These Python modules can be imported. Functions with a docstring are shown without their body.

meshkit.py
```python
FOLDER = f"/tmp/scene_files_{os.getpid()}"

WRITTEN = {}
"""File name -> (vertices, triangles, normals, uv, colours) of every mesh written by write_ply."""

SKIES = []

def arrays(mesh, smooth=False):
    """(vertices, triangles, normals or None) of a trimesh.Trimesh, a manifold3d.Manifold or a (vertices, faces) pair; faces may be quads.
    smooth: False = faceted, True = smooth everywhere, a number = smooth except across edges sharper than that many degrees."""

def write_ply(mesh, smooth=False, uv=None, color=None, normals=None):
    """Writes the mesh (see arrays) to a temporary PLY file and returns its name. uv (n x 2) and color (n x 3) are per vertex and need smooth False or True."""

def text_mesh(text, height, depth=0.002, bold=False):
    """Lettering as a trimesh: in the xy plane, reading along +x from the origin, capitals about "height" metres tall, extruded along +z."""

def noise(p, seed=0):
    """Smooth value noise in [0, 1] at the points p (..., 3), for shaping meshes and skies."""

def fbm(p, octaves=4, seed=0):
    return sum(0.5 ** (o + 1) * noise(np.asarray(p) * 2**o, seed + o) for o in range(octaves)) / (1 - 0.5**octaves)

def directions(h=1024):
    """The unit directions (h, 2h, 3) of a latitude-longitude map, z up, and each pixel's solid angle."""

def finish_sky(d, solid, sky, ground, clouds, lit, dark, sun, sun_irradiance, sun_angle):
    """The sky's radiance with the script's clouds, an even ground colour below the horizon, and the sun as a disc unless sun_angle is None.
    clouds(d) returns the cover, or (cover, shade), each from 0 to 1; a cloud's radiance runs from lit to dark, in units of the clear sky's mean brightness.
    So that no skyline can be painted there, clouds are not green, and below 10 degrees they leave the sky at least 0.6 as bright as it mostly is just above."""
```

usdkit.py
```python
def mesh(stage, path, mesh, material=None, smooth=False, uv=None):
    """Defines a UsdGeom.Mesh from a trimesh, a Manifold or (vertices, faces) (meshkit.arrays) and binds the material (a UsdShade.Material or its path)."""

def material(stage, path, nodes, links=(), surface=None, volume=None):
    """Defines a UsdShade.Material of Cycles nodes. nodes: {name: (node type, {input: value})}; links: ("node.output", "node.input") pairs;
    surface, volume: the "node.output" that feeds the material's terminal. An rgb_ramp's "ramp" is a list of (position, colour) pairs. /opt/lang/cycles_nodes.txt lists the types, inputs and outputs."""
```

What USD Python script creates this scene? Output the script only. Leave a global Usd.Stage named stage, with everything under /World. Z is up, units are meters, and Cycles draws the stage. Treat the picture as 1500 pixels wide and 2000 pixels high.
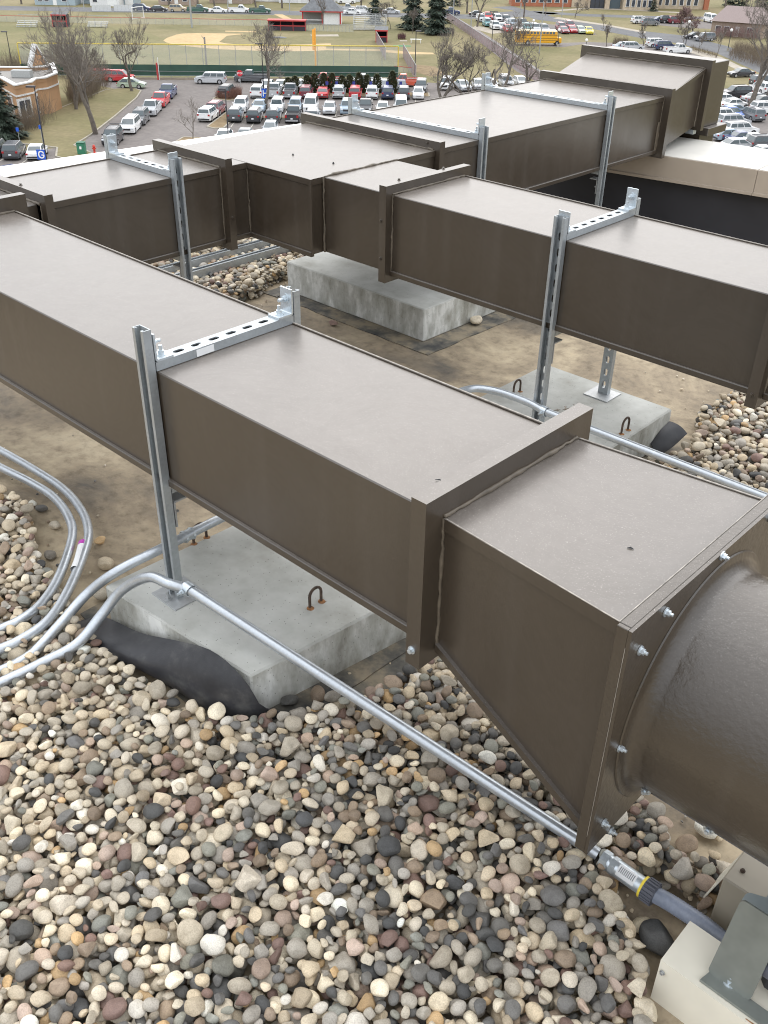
import math, random
import numpy as np, trimesh, usdkit, meshkit
from pxr import Usd, UsdGeom, UsdLux, UsdShade, Gf, Sdf, Vt
from shapely.geometry import Polygon, Point, box as sbox
from shapely import affinity

stage = Usd.Stage.CreateInMemory()
UsdGeom.SetStageUpAxis(stage, 'Z'); UsdGeom.SetStageMetersPerUnit(stage, 1.0)
UsdGeom.Xform.Define(stage, '/World'); UsdGeom.Scope.Define(stage, '/World/Looks')

# ------------------------------------------------------------------ camera
FOC, PITCH, YAW, ROLL, CZ = 1847.5, math.radians(32.987), math.radians(132.908), math.radians(1.045), 1.73
Fw = np.array([math.cos(YAW) * math.cos(PITCH), math.sin(YAW) * math.cos(PITCH), -math.sin(PITCH)])
_r = np.cross(Fw, [0, 0, 1.0]); _r /= np.linalg.norm(_r); _u = np.cross(_r, Fw)
Rt = math.cos(ROLL) * _r + math.sin(ROLL) * _u
Up = -math.sin(ROLL) * _r + math.cos(ROLL) * _u
cam = UsdGeom.Camera.Define(stage, '/World/camera')
cam.CreateHorizontalApertureAttr(36.0); cam.CreateVerticalApertureAttr(48.0)
cam.CreateFocalLengthAttr(36.0 * FOC / 1500)
cam.CreateClippingRangeAttr((0.05, 5000.0))
cam.AddTransformOp().Set(Gf.Matrix4d(*Rt, 0, *Up, 0, *(-Fw), 0, 0, 0, CZ, 1))
EXPOSURE = 0.65
cam.CreateExposureAttr(EXPOSURE)

# ------------------------------------------------------------------ sky (overcast) and sun
SUN_AZ, SUN_EL = math.radians(128), math.radians(38)
sd = np.array([math.cos(SUN_AZ) * math.cos(SUN_EL), math.sin(SUN_AZ) * math.cos(SUN_EL), math.sin(SUN_EL)])
sky_mat = usdkit.material(stage, '/World/Looks/overcast_sky', {
    'sky': ('sky_texture', {'sky_type': 'single_scattering', 'sun_disc': False, 'sun_elevation': SUN_EL, 'sun_rotation': math.atan2(sd[0], sd[1]), 'aerosol_density': 2.0}),
    'tc': ('texture_coordinate', {}),
    'n': ('noise_texture', {'scale': 2.2, 'detail': 5.0, 'roughness': 0.55}),
    'ramp': ('rgb_ramp', {'ramp': [(0.25, (8.2, 8.5, 9.0)), (0.75, (11.0, 11.2, 11.5))]}),
    'mx': ('mix_color', {'fac': 0.78}),
    'sx': ('separate_xyz', {}), 'el': ('map_range', {'from_min': 0.0, 'from_max': 0.9, 'to_min': 0.50, 'to_max': 1.32, 'clamp': True}), 'mul': ('mix_color', {'blend_type': 'multiply', 'fac': 1.0}),
    'bg': ('background_shader', {'strength': 0.11})},
    [('tc.generated', 'n.vector'), ('n.fac', 'ramp.fac'), ('sky.color', 'mx.a'), ('ramp.color', 'mx.b'), ('tc.generated', 'sx.vector'), ('sx.z', 'el.value'), ('mx.result', 'mul.a'), ('el.result', 'mul.b'), ('mul.result', 'bg.color')], surface='bg.background')
dome = UsdLux.DomeLight.Define(stage, '/World/sky')
UsdShade.MaterialBindingAPI.Apply(dome.GetPrim()).Bind(sky_mat)
dome.GetPrim().SetCustomDataByKey('kind', 'structure')
sun = UsdLux.DistantLight.Define(stage, '/World/sun')
sun.CreateIntensityAttr(0.30); sun.CreateAngleAttr(100.0); sun.CreateNormalizeAttr(True); sun.CreateColorAttr(Gf.Vec3f(1, 0.97, 0.93))
zz = sd; xx = np.cross([0, 0, 1.0], zz); xx /= np.linalg.norm(xx); yy = np.cross(zz, xx)
sun.AddTransformOp().Set(Gf.Matrix4d(*xx, 0, *yy, 0, *zz, 0, 0, 0, 50, 1))

# ------------------------------------------------------------------ scene helpers
_cnt, _loc = {}, {}
def numbered(parent, name):
    k = (parent, name); n = _cnt.get(k, -1) + 1; _cnt[k] = n
    return f'{parent}/{name}' if n == 0 else f'{parent}/{name}_{n:03d}'
def tag(prim, label=None, cat=None, group=None, kind=None):
    for k, v in (('label', label), ('category', cat), ('group', group), ('kind', kind)):
        if v: prim.SetCustomDataByKey(k, v)
    return prim
def thing(name, label, cat, loc=(0, 0, 0), rz=0.0, group=None, scale=None):
    x = UsdGeom.Xform.Define(stage, numbered('/World', name))
    x.AddTranslateOp().Set(Gf.Vec3d(*map(float, loc))); x.AddRotateZOp().Set(float(math.degrees(rz)))
    if scale is not None: x.AddScaleOp().Set(Gf.Vec3f(*map(float, scale)))
    p = x.GetPrim(); _loc[p.GetPath()] = np.array(loc, float)
    return tag(p, label, cat, group)
def arr(m):
    return m
def part(parent, name, mesh, mt, smooth=False, label=None, world=True):
    """A part; mesh in world coordinates when world is set (for things that stand at their loc unrotated)."""
    v, f, n = meshkit.arrays(mesh, smooth)
    off = _loc.get(parent.GetPath(), np.zeros(3)) if world else np.zeros(3)
    m = usdkit.mesh(stage, numbered(str(parent.GetPath()), name), (v - off, f), mt)
    if n is not None:
        m.CreateNormalsAttr(Vt.Vec3fArray.FromNumpy(n.astype(np.float32))); m.SetNormalsInterpolation('vertex')
    p = m.GetPrim(); _loc[p.GetPath()] = off
    if label: p.SetCustomDataByKey('label', label)
    return p
def solo(name, mesh, mt, label=None, cat=None, group=None, kind=None, smooth=False, base=None):
    v, f, n = meshkit.arrays(mesh, smooth)
    c = np.array(base, float) if base is not None else np.array([(v[:, 0].min() + v[:, 0].max()) / 2, (v[:, 1].min() + v[:, 1].max()) / 2, v[:, 2].min()])
    m = usdkit.mesh(stage, numbered('/World', name), (v - c, f), mt)
    if n is not None:
        m.CreateNormalsAttr(Vt.Vec3fArray.FromNumpy(n.astype(np.float32))); m.SetNormalsInterpolation('vertex')
    m.AddTranslateOp().Set(Gf.Vec3d(*map(float, c)))
    return tag(m.GetPrim(), label, cat, group, kind)
def copy_thing(src, loc, rz, label, group=None, scale=None):
    cd = src.GetCustomData(); name = str(src.GetPath()).split('/')[-1]
    base = name.rsplit('_', 1)[0] if name.rsplit('_', 1)[-1].isdigit() else name
    x = UsdGeom.Xform.Define(stage, numbered('/World', base)); p = x.GetPrim()
    p.GetReferences().AddInternalReference(src.GetPath()); p.SetInstanceable(True)
    p.GetAttribute('xformOp:translate').Set(Gf.Vec3d(*map(float, loc)))
    p.GetAttribute('xformOp:rotateZ').Set(float(math.degrees(rz)))
    if scale is not None: p.GetAttribute('xformOp:scale').Set(Gf.Vec3f(*map(float, scale)))
    return tag(p, label, cd['category'], group or cd.get('group'))

# ------------------------------------------------------------------ mesh helpers
cat = trimesh.util.concatenate
def tm(v, f):
    f = np.asarray(f)
    if f.shape[1] == 4: f = np.vstack([f[:, [0, 1, 2]], f[:, [0, 2, 3]]])
    return trimesh.Trimesh(np.asarray(v, float), f, process=False)
def hull(pts):
    return trimesh.convex.convex_hull(np.asarray(pts, float))
def bx(x0, x1, y0, y1, z0, z1, c=0.0):
    if c <= 0:
        m = trimesh.creation.box((x1 - x0, y1 - y0, z1 - z0)); m.apply_translation(((x0 + x1) / 2, (y0 + y1) / 2, (z0 + z1) / 2)); return m
    p = []
    for a in (0, 1):
        for b in (0, 1):
            for d in (0, 1):
                X, Y, Zc = (x0, x1)[a], (y0, y1)[b], (z0, z1)[d]; sx, sy, sz = (c, -c)[a], (c, -c)[b], (c, -c)[d]
                p += [(X, Y + sy, Zc + sz), (X + sx, Y, Zc + sz), (X + sx, Y + sy, Zc)]
    return hull(p)
def quadbox(near, far, c=0):
    return hull(list(near) + list(far))
def prism(poly, h):
    return trimesh.creation.extrude_polygon(poly, h)
def xf(mesh, X, Y, Zv, o):
    M = np.eye(4); M[:3, 0], M[:3, 1], M[:3, 2], M[:3, 3] = X, Y, Zv, o
    m = mesh.copy(); m.apply_transform(M); return m
def spline(pts, n=12):
    p = np.asarray(pts, float); q = np.vstack([2 * p[0] - p[1], p, 2 * p[-1] - p[-2]]); out = []
    for i in range(1, len(q) - 2):
        a, b, c_, d = q[i - 1], q[i], q[i + 1], q[i + 2]
        for t in np.linspace(0, 1, n, endpoint=False):
            out.append(0.5 * (2 * b + (c_ - a) * t + (2 * a - 5 * b + 4 * c_ - d) * t * t + (3 * b - a - 3 * c_ + d) * t ** 3))
    out.append(p[-1]); return np.array(out)
def tube(p, r, sides=14, caps=True):
    p = np.asarray(p, float); n = len(p); r = np.broadcast_to(r, (n,))
    t = np.gradient(p, axis=0); t /= np.linalg.norm(t, axis=1, keepdims=True) + 1e-12
    a = np.cross(t[0], [0, 0, 1.0] if abs(t[0][2]) < 0.9 else [1.0, 0, 0]); a /= np.linalg.norm(a)
    ang = np.arange(sides) * 2 * np.pi / sides; V = []
    for i in range(n):
        a = a - t[i] * (a @ t[i]); a /= np.linalg.norm(a); b = np.cross(t[i], a)
        V.append(p[i] + r[i] * (np.cos(ang)[:, None] * a + np.sin(ang)[:, None] * b))
    V = np.vstack(V); F = []
    i, j = np.meshgrid(np.arange(n - 1), np.arange(sides), indexing='ij'); j2 = (j + 1) % sides
    q = np.stack([i * sides + j, i * sides + j2, (i + 1) * sides + j2, (i + 1) * sides + j], -1).reshape(-1, 4)
    F = np.vstack([q[:, [0, 1, 2]], q[:, [0, 2, 3]]])
    if caps:
        k = len(V); V = np.vstack([V, p[0], p[-1]]); jj = np.arange(sides)
        F = np.vstack([F, np.stack([np.full(sides, k), (jj + 1) % sides, jj], 1), np.stack([np.full(sides, k + 1), (n - 1) * sides + jj, (n - 1) * sides + (jj + 1) % sides], 1)])
    return tm(V, F)
def frame_axes(nrm):
    nrm = np.asarray(nrm, float) / np.linalg.norm(nrm)
    a = np.cross(nrm, [0, 0, 1.0] if abs(nrm[2]) < 0.9 else [1.0, 0, 0]); a /= np.linalg.norm(a)
    return a, np.cross(nrm, a), nrm
def bolt(pos, nrm, s=0.0065, stud=0.0):
    """Washer, hex head and, where stud is set, the threaded end beyond the nut."""
    w = trimesh.creation.cylinder(s * 1.55, 0.002, sections=18); w.apply_translation((0, 0, 0.001))
    h = trimesh.creation.cylinder(s, s * 1.1, sections=6); h.apply_translation((0, 0, 0.002 + s * 0.55))
    ms = [w, h]
    if stud > 0:
        t = trimesh.creation.cylinder(s * 0.55, stud, sections=10); t.apply_translation((0, 0, 0.002 + s * 1.1 + stud / 2)); ms.append(t)
    return xf(cat(ms), *frame_axes(nrm), pos)
def disp(mesh, amp, scale, seed=0):
    """Irregular displacement of a welded mesh along its normals."""
    m = mesh.copy(); m.merge_vertices()
    n = np.array(m.vertex_normals); v = np.array(m.vertices)
    m.vertices = v + n * (amp * meshkit.fbm(v * scale + seed * 7.3))[:, None]
    return m

# ------------------------------------------------------------------ materials
def M(name, nodes, links, surface='p.BSDF'):
    return usdkit.material(stage, '/World/Looks/' + name, nodes, links, surface=surface)
def simple(name, col, rough=0.5, metal=0.0, spec=0.5, var=0.12, scale=8.0, bump=0.0, bscale=200.0, bdist=0.001, coat=0.0):
    nodes = {'g': ('geometry', {}), 'n': ('noise_texture', {'scale': scale, 'detail': 4.0}),
             'r': ('rgb_ramp', {'ramp': [(0.3, tuple(c * (1 - var) for c in col)), (0.7, tuple(min(1, c * (1 + var)) for c in col))]}),
             'p': ('principled_bsdf', {'roughness': rough, 'metallic': metal, 'specular_ior_level': spec, 'coat_weight': coat, 'coat_roughness': 0.1})}
    links = [('g.position', 'n.vector'), ('n.fac', 'r.fac'), ('r.color', 'p.base_color')]
    if bump > 0:
        nodes['bn'] = ('noise_texture', {'scale': bscale, 'detail': 3.0}); nodes['b'] = ('bump', {'strength': bump, 'distance': bdist})
        links += [('g.position', 'bn.vector'), ('bn.fac', 'b.height'), ('b.normal', 'p.normal')]
    return M(name, nodes, links)
def paint(name, col, bscale, bstr, rough, spec, dust=1.0):
    """Thick brown roof-top paint: orange peel, grit in the film, rain-streaked dust on level faces, painted paler too for sky sheen."""
    return M(name, {
        'g': ('geometry', {}), 'n1': ('noise_texture', {'scale': 3.2, 'detail': 9.0, 'roughness': 0.68, 'distortion': 0.9}), 'n2': ('noise_texture', {'scale': 520.0, 'detail': 2.0}),
        'n3': ('noise_texture', {'scale': bscale, 'detail': 3.0, 'roughness': 0.6}), 'n4': ('noise_texture', {'scale': 26.0, 'detail': 7.0, 'roughness': 0.7}),
        'mp': ('mapping', {'scale': (16.0, 16.0, 0.9)}), 'n5': ('noise_texture', {'scale': 1.0, 'detail': 5.0}),
        'r1': ('rgb_ramp', {'ramp': [(0.3, tuple(c * 0.93 for c in col)), (0.7, tuple(c * 1.08 for c in col))]}),
        'r2': ('rgb_ramp', {'ramp': [(0.64, (0, 0, 0)), (0.73, (0.6, 0.6, 0.6))]}),
        'sp': ('separate_xyz', {}), 'up': ('map_range', {'from_min': 0.55, 'from_max': 0.98, 'to_min': 0.0, 'to_max': 1.0, 'clamp': True}),
        'd1': ('map_range', {'from_min': 0.32, 'from_max': 0.68, 'to_min': 0.10 * dust, 'to_max': 0.24 * dust, 'clamp': True}), 'd2': ('map_range', {'from_min': 0.35, 'from_max': 0.65, 'to_min': 0.88, 'to_max': 1.10}),
        'dm': ('math', {'math_type': 'multiply'}), 'dm2': ('math', {'math_type': 'multiply', 'use_clamp': True}),
        'st': ('map_range', {'from_min': 0.52, 'from_max': 0.72, 'to_min': 0.0, 'to_max': 0.028, 'clamp': True}), 'ad': ('math', {'math_type': 'add', 'use_clamp': True}),
        'dust': ('mix_color', {'b': (0.34, 0.305, 0.27)}), 'gm': ('math', {'math_type': 'multiply'}), 'mx': ('mix_color', {'b': (0.44, 0.40, 0.36)}),  # level faces lightened: part dust, part painted stand-in for reflected sky
        'rr': ('map_range', {'from_min': 0.3, 'from_max': 0.7, 'to_min': rough - 0.03, 'to_max': rough + 0.06}),
        'b': ('bump', {'strength': bstr, 'distance': 0.0012}),
        'p': ('principled_bsdf', {'specular_ior_level': spec, 'ior': 1.6})},
        [('g.position', 'n1.vector'), ('g.position', 'n2.vector'), ('g.position', 'n3.vector'), ('g.position', 'n4.vector'), ('g.position', 'mp.vector'), ('mp.vector', 'n5.vector'), ('n1.fac', 'r1.fac'), ('n2.fac', 'r2.fac'),
         ('g.true_normal', 'sp.vector'), ('sp.z', 'up.value'), ('n1.fac', 'd1.value'), ('n4.fac', 'd2.value'), ('d1.result', 'dm.value1'), ('d2.result', 'dm.value2'), ('dm.value', 'dm2.value1'), ('up.result', 'dm2.value2'),
         ('n5.fac', 'st.value'), ('dm2.value', 'ad.value1'), ('st.result', 'ad.value2'), ('ad.value', 'dust.fac'), ('r1.color', 'dust.a'), ('dust.result', 'mx.a'), ('r2.color', 'gm.value1'), ('up.result', 'gm.value2'), ('gm.value', 'mx.fac'),
         ('mx.result', 'p.base_color'), ('n1.fac', 'rr.value'), ('rr.result', 'p.roughness'), ('n3.fac', 'b.height'), ('b.normal', 'p.normal')])
BRONZE = (0.026, 0.0188, 0.0122)
m_duct = paint('brown_duct_paint', BRONZE, 260.0, 0.2, 0.3, 0.78)
m_fan = paint('brown_fan_paint', (0.030, 0.0225, 0.015), 95.0, 0.9, 0.25, 0.6, 0.3)
m_edge = simple('scraped_seam_edge', (0.30, 0.27, 0.235), 0.6, var=0.4, scale=60)
m_caulk = simple('painted_caulk', (0.105, 0.085, 0.062), 0.45, var=0.3, scale=40, bump=0.5, bscale=120)
def zinc(name, col, rough, spangle, strs):
    return M(name, {'g': ('geometry', {}), 'v': ('voronoi_texture', {'scale': spangle}), 'n': ('noise_texture', {'scale': 14.0, 'detail': 6.0}),
        'r': ('rgb_ramp', {'ramp': [(0.0, tuple(c * 0.8 for c in col)), (1.0, tuple(min(1, c * 1.12) for c in col))]}),
        'mx': ('mix_float', {'fac': 0.5}), 'rr': ('map_range', {'from_min': 0.2, 'from_max': 0.8, 'to_min': rough - 0.1, 'to_max': rough + 0.14}),
        'b': ('bump', {'strength': strs, 'distance': 0.0005}), 'p': ('principled_bsdf', {'metallic': 0.82, 'specular_ior_level': 0.5})},
        [('g.position', 'v.vector'), ('g.position', 'n.vector'), ('v.color', 'mx.a'), ('n.fac', 'mx.b'), ('mx.result', 'r.fac'), ('r.color', 'p.base_color'),
         ('n.fac', 'rr.value'), ('rr.result', 'p.roughness'), ('n.fac', 'b.height'), ('b.normal', 'p.normal')])
m_strut = zinc('galvanized_strut', (0.42, 0.45, 0.465), 0.42, 160, 0.15)
m_emt = zinc('galvanized_conduit', (0.50, 0.53, 0.555), 0.32, 220, 0.1)
m_bright = zinc('zinc_plated_hardware', (0.58, 0.63, 0.66), 0.3, 300, 0.1)
m_strutdark = zinc('grey_steel_plate', (0.45, 0.46, 0.46), 0.5, 120, 0.2)
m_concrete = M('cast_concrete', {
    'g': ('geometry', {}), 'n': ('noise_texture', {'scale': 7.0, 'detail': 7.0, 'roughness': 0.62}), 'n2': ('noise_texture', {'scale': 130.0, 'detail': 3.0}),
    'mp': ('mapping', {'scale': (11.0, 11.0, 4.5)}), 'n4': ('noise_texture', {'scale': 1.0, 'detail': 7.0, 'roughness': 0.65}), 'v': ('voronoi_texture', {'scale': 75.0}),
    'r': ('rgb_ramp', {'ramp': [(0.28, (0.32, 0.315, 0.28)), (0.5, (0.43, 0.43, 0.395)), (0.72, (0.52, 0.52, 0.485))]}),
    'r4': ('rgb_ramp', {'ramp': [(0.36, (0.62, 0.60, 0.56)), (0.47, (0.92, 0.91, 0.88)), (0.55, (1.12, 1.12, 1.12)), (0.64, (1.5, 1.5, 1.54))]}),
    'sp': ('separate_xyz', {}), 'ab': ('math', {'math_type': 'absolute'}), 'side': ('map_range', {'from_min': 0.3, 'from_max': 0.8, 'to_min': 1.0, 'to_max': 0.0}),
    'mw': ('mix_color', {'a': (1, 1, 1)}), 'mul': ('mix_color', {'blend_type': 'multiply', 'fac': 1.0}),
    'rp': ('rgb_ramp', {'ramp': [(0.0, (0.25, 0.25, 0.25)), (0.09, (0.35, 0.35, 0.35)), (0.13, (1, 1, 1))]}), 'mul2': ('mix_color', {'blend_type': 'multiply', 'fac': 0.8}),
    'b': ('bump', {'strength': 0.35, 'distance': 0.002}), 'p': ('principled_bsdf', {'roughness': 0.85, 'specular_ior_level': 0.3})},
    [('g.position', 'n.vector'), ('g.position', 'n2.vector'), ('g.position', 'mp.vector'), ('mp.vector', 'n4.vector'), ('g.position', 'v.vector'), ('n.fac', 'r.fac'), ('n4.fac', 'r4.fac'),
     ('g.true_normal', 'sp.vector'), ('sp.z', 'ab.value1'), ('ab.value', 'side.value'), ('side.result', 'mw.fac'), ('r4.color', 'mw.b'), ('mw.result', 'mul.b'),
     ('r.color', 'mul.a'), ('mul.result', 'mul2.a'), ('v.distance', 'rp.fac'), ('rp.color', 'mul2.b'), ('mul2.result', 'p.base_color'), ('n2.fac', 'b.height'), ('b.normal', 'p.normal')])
m_roof = M('dusty_roof_membrane', {
    'g': ('geometry', {}), 'n': ('noise_texture', {'scale': 1.4, 'detail': 10.0, 'roughness': 0.66, 'distortion': 0.6}), 'n2': ('noise_texture', {'scale': 22.0, 'detail': 6.0, 'roughness': 0.7}),
    'n3': ('noise_texture', {'scale': 160.0, 'detail': 3.0}),
    'r': ('rgb_ramp', {'ramp': [(0.34, (0.115, 0.10, 0.08)), (0.46, (0.25, 0.20, 0.137)), (0.58, (0.41, 0.335, 0.228)), (0.76, (0.54, 0.46, 0.325))]}),
    'r2': ('rgb_ramp', {'ramp': [(0.32, (0.62, 0.60, 0.57)), (0.5, (1, 1, 1)), (0.7, (1.18, 1.16, 1.12))]}), 'mul': ('mix_color', {'blend_type': 'multiply', 'fac': 0.8}),
    'b': ('bump', {'strength': 0.35, 'distance': 0.003}), 'p': ('principled_bsdf', {'roughness': 0.75, 'specular_ior_level': 0.35})},
    [('g.position', 'n.vector'), ('g.position', 'n2.vector'), ('g.position', 'n3.vector'), ('n.fac', 'r.fac'), ('n2.fac', 'r2.fac'), ('r.color', 'mul.a'), ('r2.color', 'mul.b'),
     ('mul.result', 'p.base_color'), ('n3.fac', 'b.height'), ('b.normal', 'p.normal')])
m_pad = M('slip_sheet_rubber', {
    'g': ('geometry', {}), 'n': ('noise_texture', {'scale': 6.0, 'detail': 7.0, 'roughness': 0.65}), 'n3': ('noise_texture', {'scale': 90.0, 'detail': 3.0}),
    'r': ('rgb_ramp', {'ramp': [(0.36, (0.045, 0.045, 0.043)), (0.47, (0.12, 0.11, 0.09)), (0.56, (0.24, 0.20, 0.14)), (0.75, (0.33, 0.275, 0.19))]}),
    'b': ('bump', {'strength': 0.3, 'distance': 0.002}), 'p': ('principled_bsdf', {'roughness': 0.7, 'specular_ior_level': 0.35})},
    [('g.position', 'n.vector'), ('g.position', 'n3.vector'), ('n.fac', 'r.fac'), ('r.color', 'p.base_color'), ('n3.fac', 'b.height'), ('b.normal', 'p.normal')])
m_epdm = M('black_rubber_sheet', {
    'g': ('geometry', {}), 'n': ('noise_texture', {'scale': 7.0, 'detail': 8.0, 'roughness': 0.7}), 'n3': ('noise_texture', {'scale': 300.0, 'detail': 2.0}),
    'r': ('rgb_ramp', {'ramp': [(0.36, (0.012, 0.012, 0.014)), (0.52, (0.026, 0.026, 0.028)), (0.62, (0.06, 0.059, 0.057)), (0.75, (0.12, 0.118, 0.112))]}),
    'b': ('bump', {'strength': 0.25, 'distance': 0.001}), 'p': ('principled_bsdf', {'roughness': 0.42, 'specular_ior_level': 0.5})},
    [('g.position', 'n.vector'), ('g.position', 'n3.vector'), ('n.fac', 'r.fac'), ('r.color', 'p.base_color'), ('n3.fac', 'b.height'), ('b.normal', 'p.normal')])
m_facing = simple('black_wall_membrane', (0.020, 0.020, 0.024), 0.5, var=0.35, scale=3, bump=0.15, bscale=60, bdist=0.002)
m_coping = simple('tan_coping_metal', (0.36, 0.30, 0.235), 0.42, spec=0.8, var=0.06, bump=0.08, bscale=30)
m_whitecap = simple('pale_coping_metal', (0.74, 0.71, 0.64), 0.4, spec=0.7, var=0.05, bump=0.08, bscale=30)
m_rust = simple('rusty_rebar', (0.075, 0.05, 0.035), 0.8, var=0.5, scale=60, bump=0.6, bscale=300)
m_ruststain = simple('rust_stain', (0.28, 0.13, 0.05), 0.9, var=0.4, scale=80)
m_cream = simple('cream_enamel', (0.70, 0.66, 0.55), 0.4, var=0.05, scale=12, bump=0.06, bscale=400)
m_tan_and_shade = simple('tan_enamel', (0.36, 0.32, 0.25), 0.5, var=0.06)
m_greygreen = simple('grey_green_steel', (0.20, 0.215, 0.195), 0.38, metal=0.35, var=0.1, scale=30, bump=0.08, bscale=400)
m_bluegrey = simple('blue_grey_steel', (0.34, 0.385, 0.385), 0.36, metal=0.35, var=0.08, scale=30)
m_liq = simple('grey_flexible_conduit', (.27, .30, .37), 0.35, var=0.12, scale=120)
m_nut = simple('grey_plastic_nut', (0.075, 0.078, 0.095), 0.4, var=0.1)
m_yellow = simple('yellow_gasket', (0.75, 0.58, 0.06), 0.5)
m_purple = simple('purple_tape', (0.42, 0.04, 0.36), 0.45, var=0.3, scale=150)
m_sticker = simple('white_paper_label', (0.72, 0.72, 0.71), 0.6, var=0.06)
m_ink = simple('label_print', (0.12, 0.12, 0.13), 0.6)
m_black = simple('black_plastic', (0.02, 0.02, 0.022), 0.5)

# ------------------------------------------------------------------ the place: picture point -> point of the roof or ground plane
def ray(px, py):
    return Fw + Rt * (px - 750) / FOC - Up * (py - 1000) / FOC
def at(px, py, z):
    d = ray(px, py); p = d * (z - CZ) / d[2]; p[2] = z; return p
def at_y(px, py, y):
    d = ray(px, py); return d * y / d[1] + [0, 0, CZ]
def at_x(px, py, x):
    d = ray(px, py); return d * x / d[0] + [0, 0, CZ]
GZ = CZ - 26.0

# ------------------------------------------------------------------ roof deck and parapets
def roofz(y): return .05 * np.clip((2.4 - np.asarray(y, float)) / 1.3, 0, 1)         # the deck falls gently towards the parapet
_y = [-6.0, 1.1, 2.4, 6.7]
roof = solo('roof_deck', cat([hull([(x, y, z) for x in (-5.5, 6.0) for y in (a, b) for z in (-.3, float(roofz(y)))]) for a, b in zip(_y[:-1], _y[1:])]), m_roof, kind='structure')
pw = thing('parapet_wall', 'low roof-edge wall faced in black rubber with tan and pale metal coping', 'parapet wall', (-4.8, 5.45, 0))
def sky_(x, y): return y + .155 * (x + 2.74)                         # both walls stand slightly askew to the ducts
def slab_a(x0, x1, pts): return hull([(x, sky_(x, y), z) for x in (x0, x1) for y, z in pts])
def rect(y0, y1, z0, z1): return [(y, z) for y in (y0, y1) for z in (z0, z1)]
part(pw, 'rubber_facing', slab_a(-4.40, 6.0, rect(5.302, 5.345, 0.0, 0.384)), m_facing)
part(pw, 'wall', slab_a(-4.66, 6.0, rect(5.346, 5.66, GZ, 0.384)), m_tan_and_shade)
part(pw, 'rubber_facing', hull([(-4.62 + .112 * (y - 2.38) + d, y, z) for y in (-6.0, 5.04) for d in (0, .02) for z in (.002, .392)]), m_facing)
part(pw, 'wall', hull([(-4.98 + .112 * (y - 2.38) + d, y, z) for y in (-6.0, 5.04) for d in (0, .358) for z in (GZ, .384)]), m_tan_and_shade)
for x0, x1 in ((-4.70, -2.2), (-2.197, 0.6), (0.603, 6.0)):           # coping in lengths
    part(pw, 'coping', slab_a(x0, x1, [(5.25, .385), (5.25, .505), (5.70, .385), (5.70, .53)]), m_coping)
    part(pw, 'coping_top', slab_a(x0 + .002, x1 - .002, [(5.258, .5062), (5.692, .531), (5.258, .509), (5.692, .534)]), m_whitecap)  # near-white painted on in place of sky reflected by the tan metal
    part(pw, 'drip_edge', slab_a(x0, x1, rect(5.238, 5.252, .372, .387)), m_coping)
def skx(x, y): return x + .112 * (y - 2.38)                         # the left wall runs slightly askew
for i, (y0, y1) in enumerate(((-6.0, -0.3), (-0.297, 2.9), (2.903, 4.93))):
    part(pw, 'coping', hull([(skx(x, y), y, z) for y in (y0, y1) for x, z in ((-5.03, .385), (-4.57, .385), (-5.03, .505), (-4.57, .505))]), m_coping)
    part(pw, 'coping_top', hull([(skx(x, y), y, z) for y in (y0 + .002, y1 - .002) for x in (-5.026, -4.574) for z in (.5055, .509)]), m_whitecap)

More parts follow.
